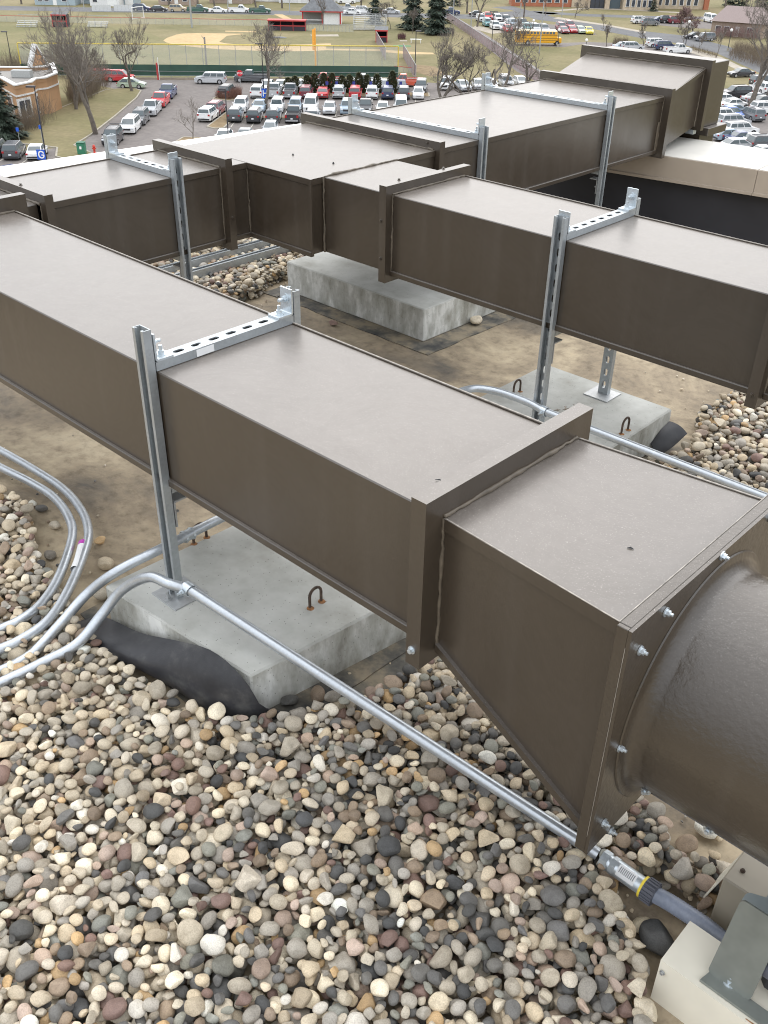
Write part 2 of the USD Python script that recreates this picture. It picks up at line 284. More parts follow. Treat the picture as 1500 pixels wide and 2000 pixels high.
# ------------------------------------------------------------------ ducts
T, O = 0.83, 0.54
def ab(ax, a0, a1, c0, c1, z0, z1, c=0.0):
    return bx(a0, a1, c0, c1, z0, z1, c) if ax == 'X' else bx(c0, c1, a0, a1, z0, z1, c)
def abp(ax, a, c, z):
    return np.array([a, c, z] if ax == 'X' else [c, a, z])
def bead(p0, p1, r, seed):
    n = max(6, int(np.linalg.norm(np.subtract(p1, p0)) / 0.012)); t = np.linspace(0, 1, n)[:, None]
    p = np.array(p0) + (np.array(p1) - np.array(p0)) * t; rg = np.random.default_rng(seed)
    return tube(p + rg.normal(0, r * 0.16, p.shape), r * (1 + 0.35 * np.convolve(rg.normal(0, 1, n + 4), np.ones(5) / 2.2, 'valid')[:n].clip(-1, 1)), 6)
def duct_body(t, ax, a0, a1, c0, c1, z0=O, z1=T, near=0, lip=True, name='casing', trim=True):
    part(t, name, ab(ax, a0, a1, c0, c1, z0, z1, 0.0025), m_duct)
    n0, n1 = (c0 - .0045, c0 + .001) if near == 0 else (c1 - .001, c1 + .0045)
    if lip:
        part(t, 'top_seam', ab(ax, a0, a1, n0, n1, z1 - .022, z1 + .0012, 0.0012), m_duct)
    m0, m1 = (n0 - .004, n1) if near == 0 else (n0, n1 + .004)
    part(t, 'bottom_seam', ab(ax, a0, a1, m0, m1, z0 - .008, z0 + .011, 0.0015), m_duct)
    if trim:
        f0, f1 = (c1 - .0012, c1 + .003) if near == 0 else (c0 - .003, c0 + .0012)
        part(t, 'far_seam', ab(ax, a0, a1, f0, f1, z1 - .02, z1 + .003, 0.0), m_duct)
        g0, g1 = (c1 + .0002, c1 + .0034) if near == 0 else (c0 - .0034, c0 - .0002)
        part(t, 'scraped_edge', ab(ax, a0 + .01, a1 - .01, g0, g1, z1 + .003, z1 + .0045, 0.0), m_edge)
def flange(t, ax, a0, a1, c0, c1, z0=O, z1=T, p=0.038, pb=0.03, seal=(0, 1), near=0, sd=1, dress=True):
    L = a1 - a0
    o = [(c0 - p, z0 - pb), (c1 + p, z0 - pb), (c1 + p, z1 + p), (c0 - p, z1 + p)]
    i_ = [(c0 + .003, z0 + .003), (c1 - .003, z0 + .003), (c1 - .003, z1 - .003), (c0 + .003, z1 - .003)]
    ms = []
    for k in range(4):                                               # four mitred lengths, a hair apart
        q = [o[k], o[(k + 1) % 4], i_[(k + 1) % 4], i_[k]]
        P = [abp(ax, a, c, z) for a in (a0, a1) for c, z in q]
        ms.append(hull(P))
    for k, m in enumerate(ms): part(t, 'flange_rail', m, m_duct)
    if dress:
        nc = c0 - .002 if near == 0 else c1 + .002; far = c1 if near == 0 else c0
        for s in seal:
            a = a1 + .001 if s else a0 - .001
            part(t, 'sealant_bead', bead(abp(ax, a, nc, z1 + .003), abp(ax, a, far, z1 + .003), .0042, sd), m_caulk, True); part(t, 'sealant_bead', bead(abp(ax, a, nc, z1), abp(ax, a, nc, z0), .0038, sd + 1), m_caulk, True)
def tek(t, pos, nrm, mt=None, s=0.0042, name='screw'):
    part(t, name, bolt(pos, nrm, s), mt or m_duct, 30)

# corner box at the left edge of the picture
t = thing('duct_corner_box', 'brown duct corner box at the left edge where two duct runs meet', 'duct fitting', (-3.35, 1.28, O))
duct_body(t, 'X', -3.56, -3.125, 1.03, 1.585, trim=False, lip=False)
flange(t, 'X', -3.125, -3.092, 1.076, 1.482, p=.05, sd=3, seal=(1,))
flange(t, 'Y', 1.586, 1.618, -3.52, -3.108, p=.038, sd=5, near=1, seal=(0,))
tek(t, (-3.25, 1.60, T + .038), (0, 0, 1))
# near section
t = thing('near_duct_section', 'long brown duct in the foreground running from the left edge to the fan fitting', 'duct', (-1.9, 1.28, O))
duct_body(t, 'X', -3.092, -0.892, 1.076, 1.482, lip=False)
flange(t, 'X', -0.891, -0.857, 1.076, 1.482, p=.05, pb=.03, sd=11, seal=(1,))
tek(t, (-0.876, 1.026, 0.548), (0, -1, 0), m_bright, 0.0055)
rgs = np.random.default_rng(4)
for (px, py, sz) in ((862, 958, .02), (1105, 802, .022)):            # torn smears of old sealant by the flange
    c = at(px, py, T + .001); ms = []
    for k in range(14):
        a = rgs.uniform(0, 6.28); l = rgs.uniform(.006, .02); o = rgs.normal(0, sz * .5, 2); p = c + [o[0], o[1] * .9, .0008]
        ms.append(tube([p, p + [math.cos(a) * l * .6, math.sin(a) * l * .6, .0015], p + [math.cos(a + .5) * l, math.sin(a + .5) * l, .0004]], [.0006, .0015, .0005], 5))
    part(t, 'sealant_smear', cat(ms), m_caulk if px > 1000 else m_black)
# transition to the fan
XP = -0.452
t = thing('fan_transition', 'flared brown duct fitting between the near duct flange and the fan plate', 'duct fitting', (-0.65, 1.28, 0.37))
TR0 = [(-0.857, y, z) for y in (1.076, 1.482) for z in (O, T)]; TR1 = [(-0.474, y, z) for y in (1.046, 1.523) for z in (0.372, T)]
part(t, 'casing', hull(TR0 + TR1), m_duct)
def strip(p, q, dy, dz, th=.0045):
    return hull([(x, y + a, z + b) for (x, y, z) in (p, q) for a, b in ((0.001, 0), (-th, 0), (-th, dz), (0.001, dz))])
part(t, 'top_seam', strip((-0.855, 1.076, T - .024), (-0.476, 1.046, T - .024), 0, .0255), m_duct)
part(t, 'bottom_seam', strip((-0.855, 1.0755, O - .008), (-0.476, 1.0455, .364), 0, .018, .008), m_duct)
part(t, 'scraped_edge', strip((-0.85, 1.0735, T + .0016), (-0.48, 1.0435, T + .0016), 0, .0006, .0012), m_edge); part(t, 'scraped_edge', strip((-0.85, 1.486, T + .0005), (-0.48, 1.526, T + .0005), 0, .0022, .002), m_edge)
part(t, 'far_seam', strip((-0.855, 1.4865, T - .02), (-0.476, 1.5275, T - .02), 0, .022), m_duct)
z_ = [at(1225, 1070, T + .0012)]
part(t, 'scratch', tube([z_[0] + [0, 0, 0], z_[0] + [.004, .004, .0008], z_[0] + [.010, .004, 0]], [.0006, .0016, .0006], 5), m_black)

# fan: square inlet plate, round housing
fan = thing('roof_exhaust_fan', 'round brown fan housing rising from a square bolted plate at the right edge', 'exhaust fan', (-0.1, 1.285, 0.16))
part(fan, 'inlet_plate', bx(XP - .003, XP + .003, 1.010, 1.560, 0.357, 0.853), m_fan)
part(fan, 'plate_rim', bx(XP - .0225, XP - .0032, 1.010, 1.018, 0.357, 0.853, .001), m_fan)
part(fan, 'plate_rim', bx(XP - .0225, XP - .0032, 1.0181, 1.560, 0.846, 0.8535, .001), m_fan)
part(fan, 'plate_rim', bx(XP - .0225, XP - .0032, 1.552, 1.560, 0.357, 0.8458, .001), m_fan)
part(fan, 'plate_rim', bx(XP - .0225, XP - .0032, 1.0181, 1.5518, 0.357, 0.364, .001), m_fan)
part(fan, 'scraped_edge', bx(XP - .0240, XP - .0226, 1.0181, 1.555, .8525, .8545), m_edge); part(fan, 'scraped_edge', bx(XP - .0034, XP - .0028, 1.0094, 1.0101, .40, .82), m_edge)
CYC, CZC, CR = 1.287, 0.588, 0.212
prof = [(CR + .030, XP + .0035), (CR + .028, XP + .006)] + [(CR + .028 * (1 - math.sin(a)), XP + .006 + .030 * (1 - math.cos(a))) for a in np.linspace(0.25, math.pi / 2, 8)] + [(CR, XP + .2), (CR, XP + .44), (CR - .012, XP + .452), (0.0, XP + .453)]
V = []; NS = 96
for r_, x_ in prof:
    a = np.arange(NS) * 2 * np.pi / NS; V.append(np.stack([np.full(NS, x_), CYC + r_ * np.cos(a), CZC + r_ * np.sin(a)], 1))
V = np.vstack(V); i, j = np.meshgrid(np.arange(len(prof) - 1), np.arange(NS), indexing='ij'); j2 = (j + 1) % NS
part(fan, 'housing', tm(V, np.stack([i * NS + j, i * NS + j2, (i + 1) * NS + j2, (i + 1) * NS + j], -1).reshape(-1, 4)), m_fan, 35)
for px, py in ((1300, 1195), (1410, 1085), (1250, 1270), (1210, 1460), (1179, 1606), (1193, 1622)):
    p = at_x(px, py, XP + .0035); part(fan, 'bolt', bolt(p, (1, 0, 0), .0053, .005), m_bright, 30)
p = at_x(1300, 1195, XP); p[1] = 1.47; part(fan, 'bolt', bolt((XP + .0035, 1.47, .835), (1, 0, 0), .0053, .005), m_bright, 30)
for dx in (.012, .13, .245, .36):
    a = math.radians(222); p = np.array([XP + .02 + dx, CYC + CR * math.cos(a), CZC + CR * math.sin(a)])
    part(fan, 'bolt', bolt(p + [0, 0, 0], (0, math.cos(a) * .9, math.sin(a) * .3 + .25), .0062, .004), m_bright, 30)
part(fan, 'bottom_rail', hull([(x, CYC + (CR + d) * math.cos(a), CZC + (CR + d) * math.sin(a)) for x in (XP + .03, XP + .44) for d in (-.004, .002) for a in np.radians((224, 229))]), m_fan)
# stand of the fan
st = thing('fan_stand', 'cream steel channels with grey-green angle brackets under the fan', 'equipment stand', (0.0, 1.2, 0))
part(st, 'near_channel', hull([(-.292, 1.052, .0), (.3, 1.052, .0), (-.297, 1.062, .158), (.3, 1.062, .158), (-.297, 1.168, .158), (.3, 1.168, .158), (-.292, 1.178, 0), (.3, 1.178, 0)]), m_cream)
part(st, 'foot_lip', bx(-.315, .3, 1.02, 1.0515, .012, .018), m_cream)
part(st, 'far_channel', bx(-.288, .3, 1.262, 1.352, .0, .20, .003), m_tan_and_shade)  # cream channel coloured tan: the shade under the fan is put in
part(st, 'end_cap', hull([(-.2885, 1.275, .195), (-.2885, 1.345, .195), (-.315, 1.275, .10), (-.315, 1.345, .10), (-.287, 1.275, .195), (-.287, 1.345, .195), (-.312, 1.275, .1), (-.312, 1.345, .1)]), m_cream)
for px, py, y in ((1294, 1899, 1.0585), (1272, 1963, 1.054)):
    part(st, 'rivet', bolt(at_y(px, py, y), (0, -1, 0.05), .0032), m_strutdark, 30)
part(st, 'rivet', bolt((-.268, 1.30, .2005), (0, 0, 1), .0032), m_rust, 30)
pl = Polygon([(.0, .0), (.078, .0), (.078, .172), (.004, .172)]).buffer(-.010).buffer(.010)
part(st, 'bracket_leg', xf(prism(pl, .004), np.array([1, 0, 0.]), np.array([0, .25, .968]), np.array([0, -.968, .25]), (-.226, 1.098, .163)), m_greygreen)
part(st, 'bracket_foot', hull([(-.228, 1.072, .1595), (.3, 1.072, .1595), (-.222, 1.1, .1595), (.3, 1.1, .1595), (-.228, 1.072, .1655), (.3, 1.072, .1655), (-.222, 1.1, .1655), (.3, 1.1, .1655)]), m_greygreen)
p = at(1425, 1919, .1656); part(st, 'bolt', bolt(p, (0, 0, 1), .0075, .006), m_bright, 30)
pl = Polygon([(0, 0), (.30, 0), (.30, .16), (.03, .16), (.03, .05), (0, .04)]).buffer(-.012).buffer(.012)
part(st, 'upper_bracket', xf(prism(pl, .004), np.array([1, 0, 0.]), np.array([0, .9, .436]), np.array([0, -.436, .9]), (-.228, 1.155, .27)), m_bluegrey)
part(st, 'motor_block', bx(-.15, .3, 1.125, 1.24, .17, .40, .01), m_black)  # added black box standing in for the dark opening under the fan
part(st, 'shaft', tube([(-.20, 1.13, .22), (.2, 1.13, .22)], .014, 14), m_nut, True)
part(st, 'rust_mark', tube([(-.14, 1.0665, .1588), (-.10, 1.067, .159), (-.06, 1.0663, .1588)], [.0008, .002, .0008], 5), m_ruststain)

# middle run: tee box, middle section
tee = thing('tee_box', 'brown square tee box in the middle where the duct runs branch', 'duct fitting', (-3.13, 2.87, O))
duct_body(tee, 'X', -3.53, -2.735, 2.50, 3.218, trim=False)
part(tee, 'side_seam', bx(-2.736, -2.7305, 2.502, 3.215, T - .022, T + .0012), m_duct)
part(tee, 'corner_post', bx(-2.742, -2.729, 2.494, 2.504, O - .006, T + .001, .001), m_duct)
for q0, q1, r_, k in (((-2.728, 2.562, T + .002), (-2.728, 2.98, T + .002), .005, 21), ((-2.728, 2.560, T), (-2.728, 2.560, O), .004, 22), ((-3.11, 2.497, T - .01), (-3.11, 2.497, O), .004, 23)): part(tee, 'sealant_bead', bead(q0, q1, r_, k), m_caulk, True)
tek(tee, (-3.08, 2.72, T + .0008), (0, 0, 1), m_black, .003, 'speck'); tek(tee, (-2.86, 2.74, T + .0008), (0, 0, 1), m_black, .003, 'speck')
flange(tee, 'Y', 3.219, 3.252, -3.54, -2.745, sd=25, near=1, seal=(0,))
tek(tee, (-2.78, 3.218, T + .025), (0, -1, 0))
mid = thing('middle_duct_section', 'brown duct running from the tee box across to the right edge', 'duct', (-1.6, 2.77, O))
part(mid, 'branch_collar', bx(-2.734, -2.402, 2.564, 2.969, O, T, .0025), m_duct)
flange(mid, 'X', -2.402, -2.368, 2.564, 2.969, sd=31, p=.036)
duct_body(mid, 'X', -2.367, -0.93, 2.564, 2.969, lip=False)
flange(mid, 'X', -0.929, -0.895, 2.564, 2.969, sd=35, p=.04)
duct_body(mid, 'X', -0.894, 1.2, 2.564, 2.969, lip=False)
for z in (.74, .60): tek(mid, (-2.392, 2.528, z), (0, -1, 0))
for y in (2.63, 2.88): tek(mid, (-2.40, y, T + .036), (0, 0, 1))
tek(mid, (-0.915, 2.524, .55), (0, -1, 0))
# left run
lft = thing('left_duct_section', 'brown duct at the left between the corner box and the tee box', 'duct', (-3.32, 2.05, O))
duct_body(lft, 'Y', 1.619, 2.362, -3.52, -3.112, near=1)
flange(lft, 'Y', 2.363, 2.396, -3.52, -3.112, sd=41, near=1, seal=(0,))
duct_body(lft, 'Y', 2.397, 2.499, -3.52, -3.112, near=1, name='collar', trim=False)
part(lft, 'sealant_smear', disp(bx(-3.10, -3.078, 2.37, 2.40, T - .02, T + .034, .006), .004, 90), m_caulk, True)
tek(lft, (-3.0735, 2.38, .64), (1, 0, 0))
# right run to the parapet, rising fitting, end box
far = thing('far_duct_section', 'wide brown duct from the tee box out to the parapet', 'duct', (-3.14, 4.2, O))
duct_body(far, 'Y', 3.253, 5.165, -3.54, -2.745, near=1)
flange(far, 'Y', 5.166, 5.20, -3.54, -2.745, sd=51, near=1, p=.045, seal=(0,))
part(far, 'sealant_smear', disp(bx(-2.744, -2.7405, 5.142, 5.164, O + .0, O + .16, .0015), .003, 60), m_caulk, True)
rise = thing('rising_fitting', 'short brown duct piece sloping up over the parapet', 'duct fitting', (-3.14, 5.4, O))
part(rise, 'casing', hull([(x, 5.201, z) for x in (-3.54, -2.745) for z in (O, T)] + [(x, 5.60, z) for x in (-3.55, -2.752) for z in (.62, .935)]), m_duct)
part(rise, 'top_seam', hull([(x, y, z) for x in (-2.7452, -2.7405) for y, z in ((5.203, T + .001), (5.203, T - .022), (5.598, .936), (5.598, .913))]), m_duct)
flange(rise, 'Y', 5.601, 5.636, -3.55, -2.752, .62, .935, sd=55, near=1, p=.045, pb=.02, seal=(0,))
end = thing('end_box', 'brown duct end box turning down outside the parapet', 'duct fitting', (-3.15, 5.9, 0.3))
part(end, 'casing', bx(-3.56, -2.75, 5.637, 5.905, .60, .955, .003), m_duct)
part(end, 'lower_flange', bx(-3.60, -2.71, 5.7121, 5.95, .555, .599, .002), m_duct)
part(end, 'downpipe', bx(-3.55, -2.76, 5.715, 5.90, -3.0, .554), m_duct)
for x0 in (-2.765,): part(end, 'clip', bx(-2.80, -2.749, 5.60, 5.636, .575, .60), m_bright)

# ------------------------------------------------------------------ strut frames round the ducts
def strut(L, slots=True, w=.041, d=.021, th=.0026, pitch=.0508, slw=.0285, slh=.0143, off=None):
    """Length along +z, back at y=0, open side towards -y."""
    face = sbox(-w / 2, 0, w / 2, L)
    if slots:
        z = pitch / 2 if off is None else off
        while z < L - .015:
            c = sbox(-slh / 2, z - slw / 2 + slh / 2, slh / 2, z + slw / 2 - slh / 2).union(Point(0, z - slw / 2 + slh / 2).buffer(slh / 2, 4)).union(Point(0, z + slw / 2 - slh / 2).buffer(slh / 2, 4))
            face = face.difference(c); z += pitch
    back = xf(prism(face, th), np.array([1, 0, 0.]), np.array([0, 0, 1.]), np.array([0, -1., 0]), (0, 0, 0))
    ms = [back]
    for s in (-1, 1):
        x0, x1 = sorted((s * (w / 2 - th), s * w / 2)); ms.append(bx(x0, x1, -d, -th, 0, L))
        x0, x1 = sorted((s * (w / 2 - .0095), s * (w / 2 - th))); ms.append(bx(x0, x1, -d, -d + th, 0, L))
        x0, x1 = sorted((s * (w / 2 - .0095), s * (w / 2 - .0095 + th))); ms.append(bx(x0, x1, -d + th + .0001, -d + .0072, 0, L))
    return cat(ms)
def angle_bracket(rw=.041, l1=.048, l2=.066):
    """Foot lies on z=0 towards +y, upright rises from y=0; bend rounded."""
    a = np.linspace(0, math.pi / 2, 6)
    outer = [(l1, 0)] + [(.008 - .008 * math.sin(x), .008 - .008 * math.cos(x)) for x in a] + [(0, l2), (.005, l2)]
    inner = [(.005 + .0035 - .0035 * math.cos(x - 0), .005 + .0035 - .0035 * math.sin(x)) for x in a] + [(l1, .005)]
    m = prism(Polygon(outer + inner).buffer(0), rw); return xf(m, np.array([0, 1., 0]), np.array([0, 0, 1.]), np.array([1., 0, 0]), (-rw / 2, 0, 0))
def frame(label, S, Tn, tpos, s0, s1, ztop, z0, z1, slots_post=True, pitch=.0508, rail_off=None, rear_base=True, pipe=None):
    """Posts at s0 (open towards -s) and s1 (open towards +s), rails over and under the duct."""
    S, Tn = np.array(S, float), np.array(Tn, float); Zv = np.array([0, 0, 1.]); tp = tpos * Tn
    t = thing('strut_support_frame', label, 'support frame', tp + S * (s0 + s1) / 2, group=None)
    o0, o1 = tp + S * (s0 - .002), tp + S * (s1 + .002)
    part(t, 'post', xf(strut(ztop - z0, slots_post, off=.03), np.cross(S, Zv), S, Zv, o0 + [0, 0, z0]), m_strut)
    part(t, 'post', xf(strut(ztop - z0 - .02, slots_post, off=.04), np.cross(-S, Zv), -S, Zv, o1 + [0, 0, z1]), m_strut)
    L = s1 - s0 - .001
    for zr in (T + .0225, O - .0095):
        part(t, 'rail', xf(strut(L, True, pitch=pitch, off=rail_off), np.cross(Zv, S), Zv, S, tp + S * (s0 + .0005) + [0, 0, zr]), m_strut)
    for (so, d, zr) in ((s0, 1, T + .0228), (s1, -1, T + .0228)):
        X = np.cross(d * S, Zv)
        b = part(t, 'angle_bracket', xf(angle_bracket(), X, d * S, Zv, tp + S * (so + d * .001) + [0, 0, zr]), m_bright, 30)
        part(b, 'bolt', bolt(tp + S * (so + d * .030) + [0, 0, zr + .005], Zv, .0078, .012), m_bright, 30)
        part(b, 'bolt', bolt(tp + S * (so + d * .006) + [0, 0, zr + .040], d * S, .0078, .014), m_bright, 30)
    for (so, d) in ((s0, 1), (s1, -1)):
        X = np.cross(d * S, -Zv)
        b = part(t, 'angle_bracket', xf(angle_bracket(l2=.075), X, d * S, -Zv, tp + S * (so + d * .001) + [0, 0, O - .055]), m_strutdark, 30)
        part(b, 'bolt', bolt(tp + S * (so + d * .0065) + [0, 0, O - .10], d * S, .007, .008), m_strutdark, 30)
    for o, z in ((o0, z0), (o1, z1)):
        b = part(t, 'base_plate', xf(bx(-.052, .052, -.052, .052, 0, .006, .0008), np.cross(S, Zv), S, Zv, o + [0, 0, z - .004]), m_strutdark)
        d = -1 if o is o0 else 1
        part(b, 'anchor_bolt', bolt(o + S * d * .036 + [0, 0, z + .002], Zv, .0075, .014), m_strutdark, 30)
    return t
H1, H2, H3 = 0.19, 0.145, 0.16
X_, Y_ = (1, 0, 0), (0, 1, 0)
f1 = frame('galvanized strut frame clamped round the foreground duct on the nearest concrete block', Y_, X_, -1.722, 1.074, 1.486, .932, H1 + .004, H1 + .004, slots_post=False)
f2 = frame('galvanized strut frame with slotted posts round the middle duct', Y_, X_, -1.637, 2.562, 2.975, .905, H2 + .004, H2 + .004)
f3 = frame('galvanized strut frame round the duct at the left in front of the white coping', X_, Y_, 2.15, -3.526, -3.110, .92, .004, .004)
f4 = frame('galvanized strut frame on the wide far duct just past the tee box', X_, Y_, 3.545, -3.546, -2.742, .905, .004, .004, pitch=.085)
f5 = frame('galvanized strut frame on the wide far duct close to the parapet', X_, Y_, 4.60, -3.546, -2.742, .915, .004, .004, pitch=.085)
# paper sticker left on the rail of the near frame
c0 = at(385, 693, T + .012); fx = -1.722 + .0212
part(f1, 'paper_sticker', cat([bx(fx, fx + .0006, 1.185, 1.235, T + .003, T + .020), bx(-1.718, -1.7015, 1.205, 1.235, T + .0226, T + .0232)]), m_sticker)

# ------------------------------------------------------------------ concrete blocks, lifting loops, slip sheets
def block(label, x0, x1, y0, y1, h, loops, seed, skew=None):
    t = thing('concrete_block', label, 'concrete block', ((x0 + x1) / 2, (y0 + y1) / 2, 0))
    m = bx(x0, x1, y0, y1, .004, h, .005); m = trimesh.Trimesh(*trimesh.remesh.subdivide_to_size(m.vertices, m.faces, .03)); m.merge_vertices()
    v = np.array(m.vertices); n = meshkit.fbm(v * 9 + seed); w = np.clip((v[:, 2] - .004) / .02, 0, 1)
    v[:, 0] += np.where(np.abs(v[:, 0] - x0) < .006, -1, np.where(np.abs(v[:, 0] - x1) < .006, 1, 0)) * n * .004
    v[:, 1] += np.where(np.abs(v[:, 1] - y0) < .006, -1, np.where(np.abs(v[:, 1] - y1) < .006, 1, 0)) * n * .004
    v[:, 2] += np.where(v[:, 2] > h - .007, meshkit.fbm(v * 5 + seed + 9) * .004, 0)
    if skew:                                                         # corners as they lie: front left, front right, back right, back left
        u, w = (v[:, 0] - x0) / (x1 - x0), (v[:, 1] - y0) / (y1 - y0); k = np.array(skew)
        v[:, :2] = ((1 - u) * (1 - w))[:, None] * k[0] + (u * (1 - w))[:, None] * k[1] + (u * w)[:, None] * k[2] + ((1 - u) * w)[:, None] * k[3]
    m.vertices = v
    part(t, 'slab', m, m_concrete, 25)
    for (x, ya, yb) in loops:
        r = (yb - ya) / 2; a = np.linspace(math.pi, 0, 9)
        p = [(x, ya, h - .02), (x, ya, h + .035)] + [(x, (ya + yb) / 2 + r * math.cos(q), h + .035 + r * math.sin(q)) for q in a[1:-1]] + [(x, yb, h + .035), (x, yb, h - .02)]
        l = part(t, 'lifting_loop', tube(p, .0040, 8), m_rust, True)
        part(l, 'rust_stain', cat([disp(xf(trimesh.creation.icosphere(2, 1.0), np.array([.009, 0, 0]), np.array([0, .008, 0]), np.array([0, 0, .0022]), (x + .002, y, h)), .004, 200, y) for y in (ya, yb)]), m_ruststain, True)
    return t
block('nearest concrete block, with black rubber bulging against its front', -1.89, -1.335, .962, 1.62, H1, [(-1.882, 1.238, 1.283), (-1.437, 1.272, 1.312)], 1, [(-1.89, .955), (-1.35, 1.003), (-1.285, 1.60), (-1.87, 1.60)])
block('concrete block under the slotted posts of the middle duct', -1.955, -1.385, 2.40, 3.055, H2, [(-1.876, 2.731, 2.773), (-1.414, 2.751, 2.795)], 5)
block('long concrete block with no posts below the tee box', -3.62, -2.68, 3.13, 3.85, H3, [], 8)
def sheet(label, x0, x1, y0, y1, z, seed):
    g = sbox(x0, y0, x1, y1); rg = np.random.default_rng(seed)
    pts = []
    for (a, b) in (((x0, y0), (x1, y0)), ((x1, y0), (x1, y1)), ((x1, y1), (x0, y1)), ((x0, y1), (x0, y0))):
        for k in np.linspace(0, 1, 14, endpoint=False): pts.append(np.array(a) + (np.array(b) - a) * k + rg.normal(0, .003, 2))
    m = prism(Polygon(pts), .004); m = trimesh.Trimesh(*trimesh.remesh.subdivide_to_size(m.vertices, m.faces, .12)); m.apply_translation((0, 0, z)); m.vertices[:, 2] += roofz(m.vertices[:, 1]); return solo('slip_sheet', m, m_pad, label, 'rubber mat')
sheet('rubber slip sheet with a thin dark edge under the nearest concrete block', -2.0, -1.175, .92, 1.78, .0003, 1)
sheet('second smaller rubber sheet layered under the nearest concrete block', -1.96, -1.255, .94, 1.72, .0045, 2)
sheet('dark rubber slip sheet under the long block below the tee box', -3.70, -2.565, 3.03, 3.98, .0003, 3)
sheet('rubber slip sheet under the block of the slotted posts', -2.05, -1.30, 2.32, 3.14, .0003, 4)

# black rubber flaps pushed up against the blocks
def flap(label, up, lo, bulge, seed, N=44, Mv=16):
    U, Lw = spline(up, 10), spline(lo, 10)
    def rs(p):
        s = np.r_[0, np.cumsum(np.linalg.norm(np.diff(p, axis=0), axis=1))]; q = np.linspace(0, s[-1], N); return np.stack([np.interp(q, s, p[:, k]) for k in range(3)], 1)
    U, Lw = rs(U), rs(Lw); V = []
    for j in range(Mv):
        w = j / (Mv - 1); P = U * (1 - w) + Lw * w
        P[:, 1] -= bulge * math.sin(math.pi * w) * np.sin(np.pi * np.linspace(0.02, 1, N)) ** .7
        P[:, 2] += bulge * .22 * math.sin(math.pi * w) * np.sin(np.pi * np.linspace(0.05, 1, N)) ** .8
        cr = meshkit.fbm(P * [13, 5, 5] + seed) * math.sin(math.pi * w); P[:, 2] += .012 * cr; P[:, 1] += .012 * (1 - np.abs(meshkit.fbm(P * [9, 9, 4] + seed + 4))) * math.sin(math.pi * w); V.append(P)
    V = np.vstack(V); i, j = np.meshgrid(np.arange(Mv - 1), np.arange(N - 1), indexing='ij')
    m = tm(V, np.stack([i * N + j, (i + 1) * N + j, (i + 1) * N + j + 1, i * N + j + 1], -1).reshape(-1, 4))
    n = np.array(m.vertex_normals); k = len(V); th = .003
    V2 = np.vstack([V, V - n * th]); F = np.vstack([m.faces, m.faces[:, ::-1] + k])
    rim = []
    for a in range(N - 1): rim += [(a, a + 1, k + a + 1, k + a), ((Mv - 1) * N + a + 1, (Mv - 1) * N + a, k + (Mv - 1) * N + a, k + (Mv - 1) * N + a + 1)]
    rim = np.array(rim); F = np.vstack([F, rim[:, [0, 1, 2]], rim[:, [0, 2, 3]]])
    solo('rubber_flap', tm(V2, F), m_epdm, label, 'rubber sheet', smooth=40)
up = [at_y(px, py, y) for px, py, y in ((112, 1182, .99), (140, 1183, .975), (213, 1208, .945), (276, 1236, .950), (340, 1250, .956), (400, 1265, .964), (440, 1290, .972), (470, 1320, .980), (492, 1350, .985), (512, 1380, 1.0), (554, 1394, 1.05))]
lo = [at(px, py, z) for px, py, z in ((108, 1194, .075), (135, 1238, .08), (185, 1275, .085), (235, 1290, .09), (290, 1318, .09), (335, 1342, .09), (395, 1380, .085), (445, 1402, .078), (500, 1410, .066), (556, 1402, .055))]
flap('crumpled black rubber sheet bulging over the stones against the nearest block', up, lo, .034, 2)
up = [(-1.382, 2.93, .05), (-1.381, 2.99, .085), (-1.38, 3.05, .10)]; lo = [(-1.35, 2.90, .012), (-1.325, 2.98, .03), (-1.315, 3.08, .06)]
flap('small black rubber flap at the far corner of the slotted-post block', up, lo, .006, 5, 14, 8)

# ------------------------------------------------------------------ conduits
RC = .0135
PIPES = []
def clamp(t, p, axis, nrm, r=RC):
    """Pipe strap: a band round the pipe with two ears and a bolt."""
    a, n = np.array(axis, float) / np.linalg.norm(axis), np.array(nrm, float); b = np.cross(a, n)
    ms = []
    ang = np.linspace(.35, 2 * math.pi - .35, 22)
    ring = [p + (np.cos(q) * -n + np.sin(q) * b) * (r + .0022) for q in ang]
    V, F = [], []
    for q in ring:
        d = (np.array(q) - p); d /= np.linalg.norm(d)
        V += [q - a * .011, q + a * .011, q + a * .011 + d * .002, q - a * .011 + d * .002]
    for i in range(len(ring) - 1):
        o = i * 4
        for k in range(4): F.append((o + k, o + (k + 1) % 4, o + 4 + (k + 1) % 4, o + 4 + k))
    ms.append(tm(V, F))
    c = part(t, 'strap', cat(ms), m_bright, 30)
    part(c, 'bolt', bolt(p + n * (r + .004), n, .006, .008), m_bright, 30)
def coupling(t, p, d, r=RC, l=.03):
    d = np.array(d, float) / np.linalg.norm(d)
    m = cat([tube([p - d * l, p + d * l], r + .0025, 14), tube([p - d * l, p - d * l * .55], r + .0045, 8), tube([p + d * l * .55, p + d * l], r + .0045, 8)])
    part(t, 'coupling', m, m_bright, 30)
A_end = at(1168, 1668, .11); A_st = np.array([-1.60, 1.022, .302])
pA = [at(-60, 1358, .11), at(0, 1334, .112), at(80, 1296, .116), at(150, 1258, .13), at(197, 1203, .17), at(238, 1153, .235), at(290, 1127, .305), at(330, 1140, .312), A_st]
cA = spline(pA, 10); PIPES.append(cA); lin = A_st + (A_end - A_st) * np.linspace(0.03, 1, 20)[:, None]
t = thing('conduit_pipe', 'thin galvanized conduit strapped to the near post and running down to the fan', 'conduit', A_st)
PIPES.append(lin); part(t, 'pipe', tube(np.vstack([cA, lin]), RC, 14), m_emt, True)
dA = (A_end - A_st) / np.linalg.norm(A_end - A_st)
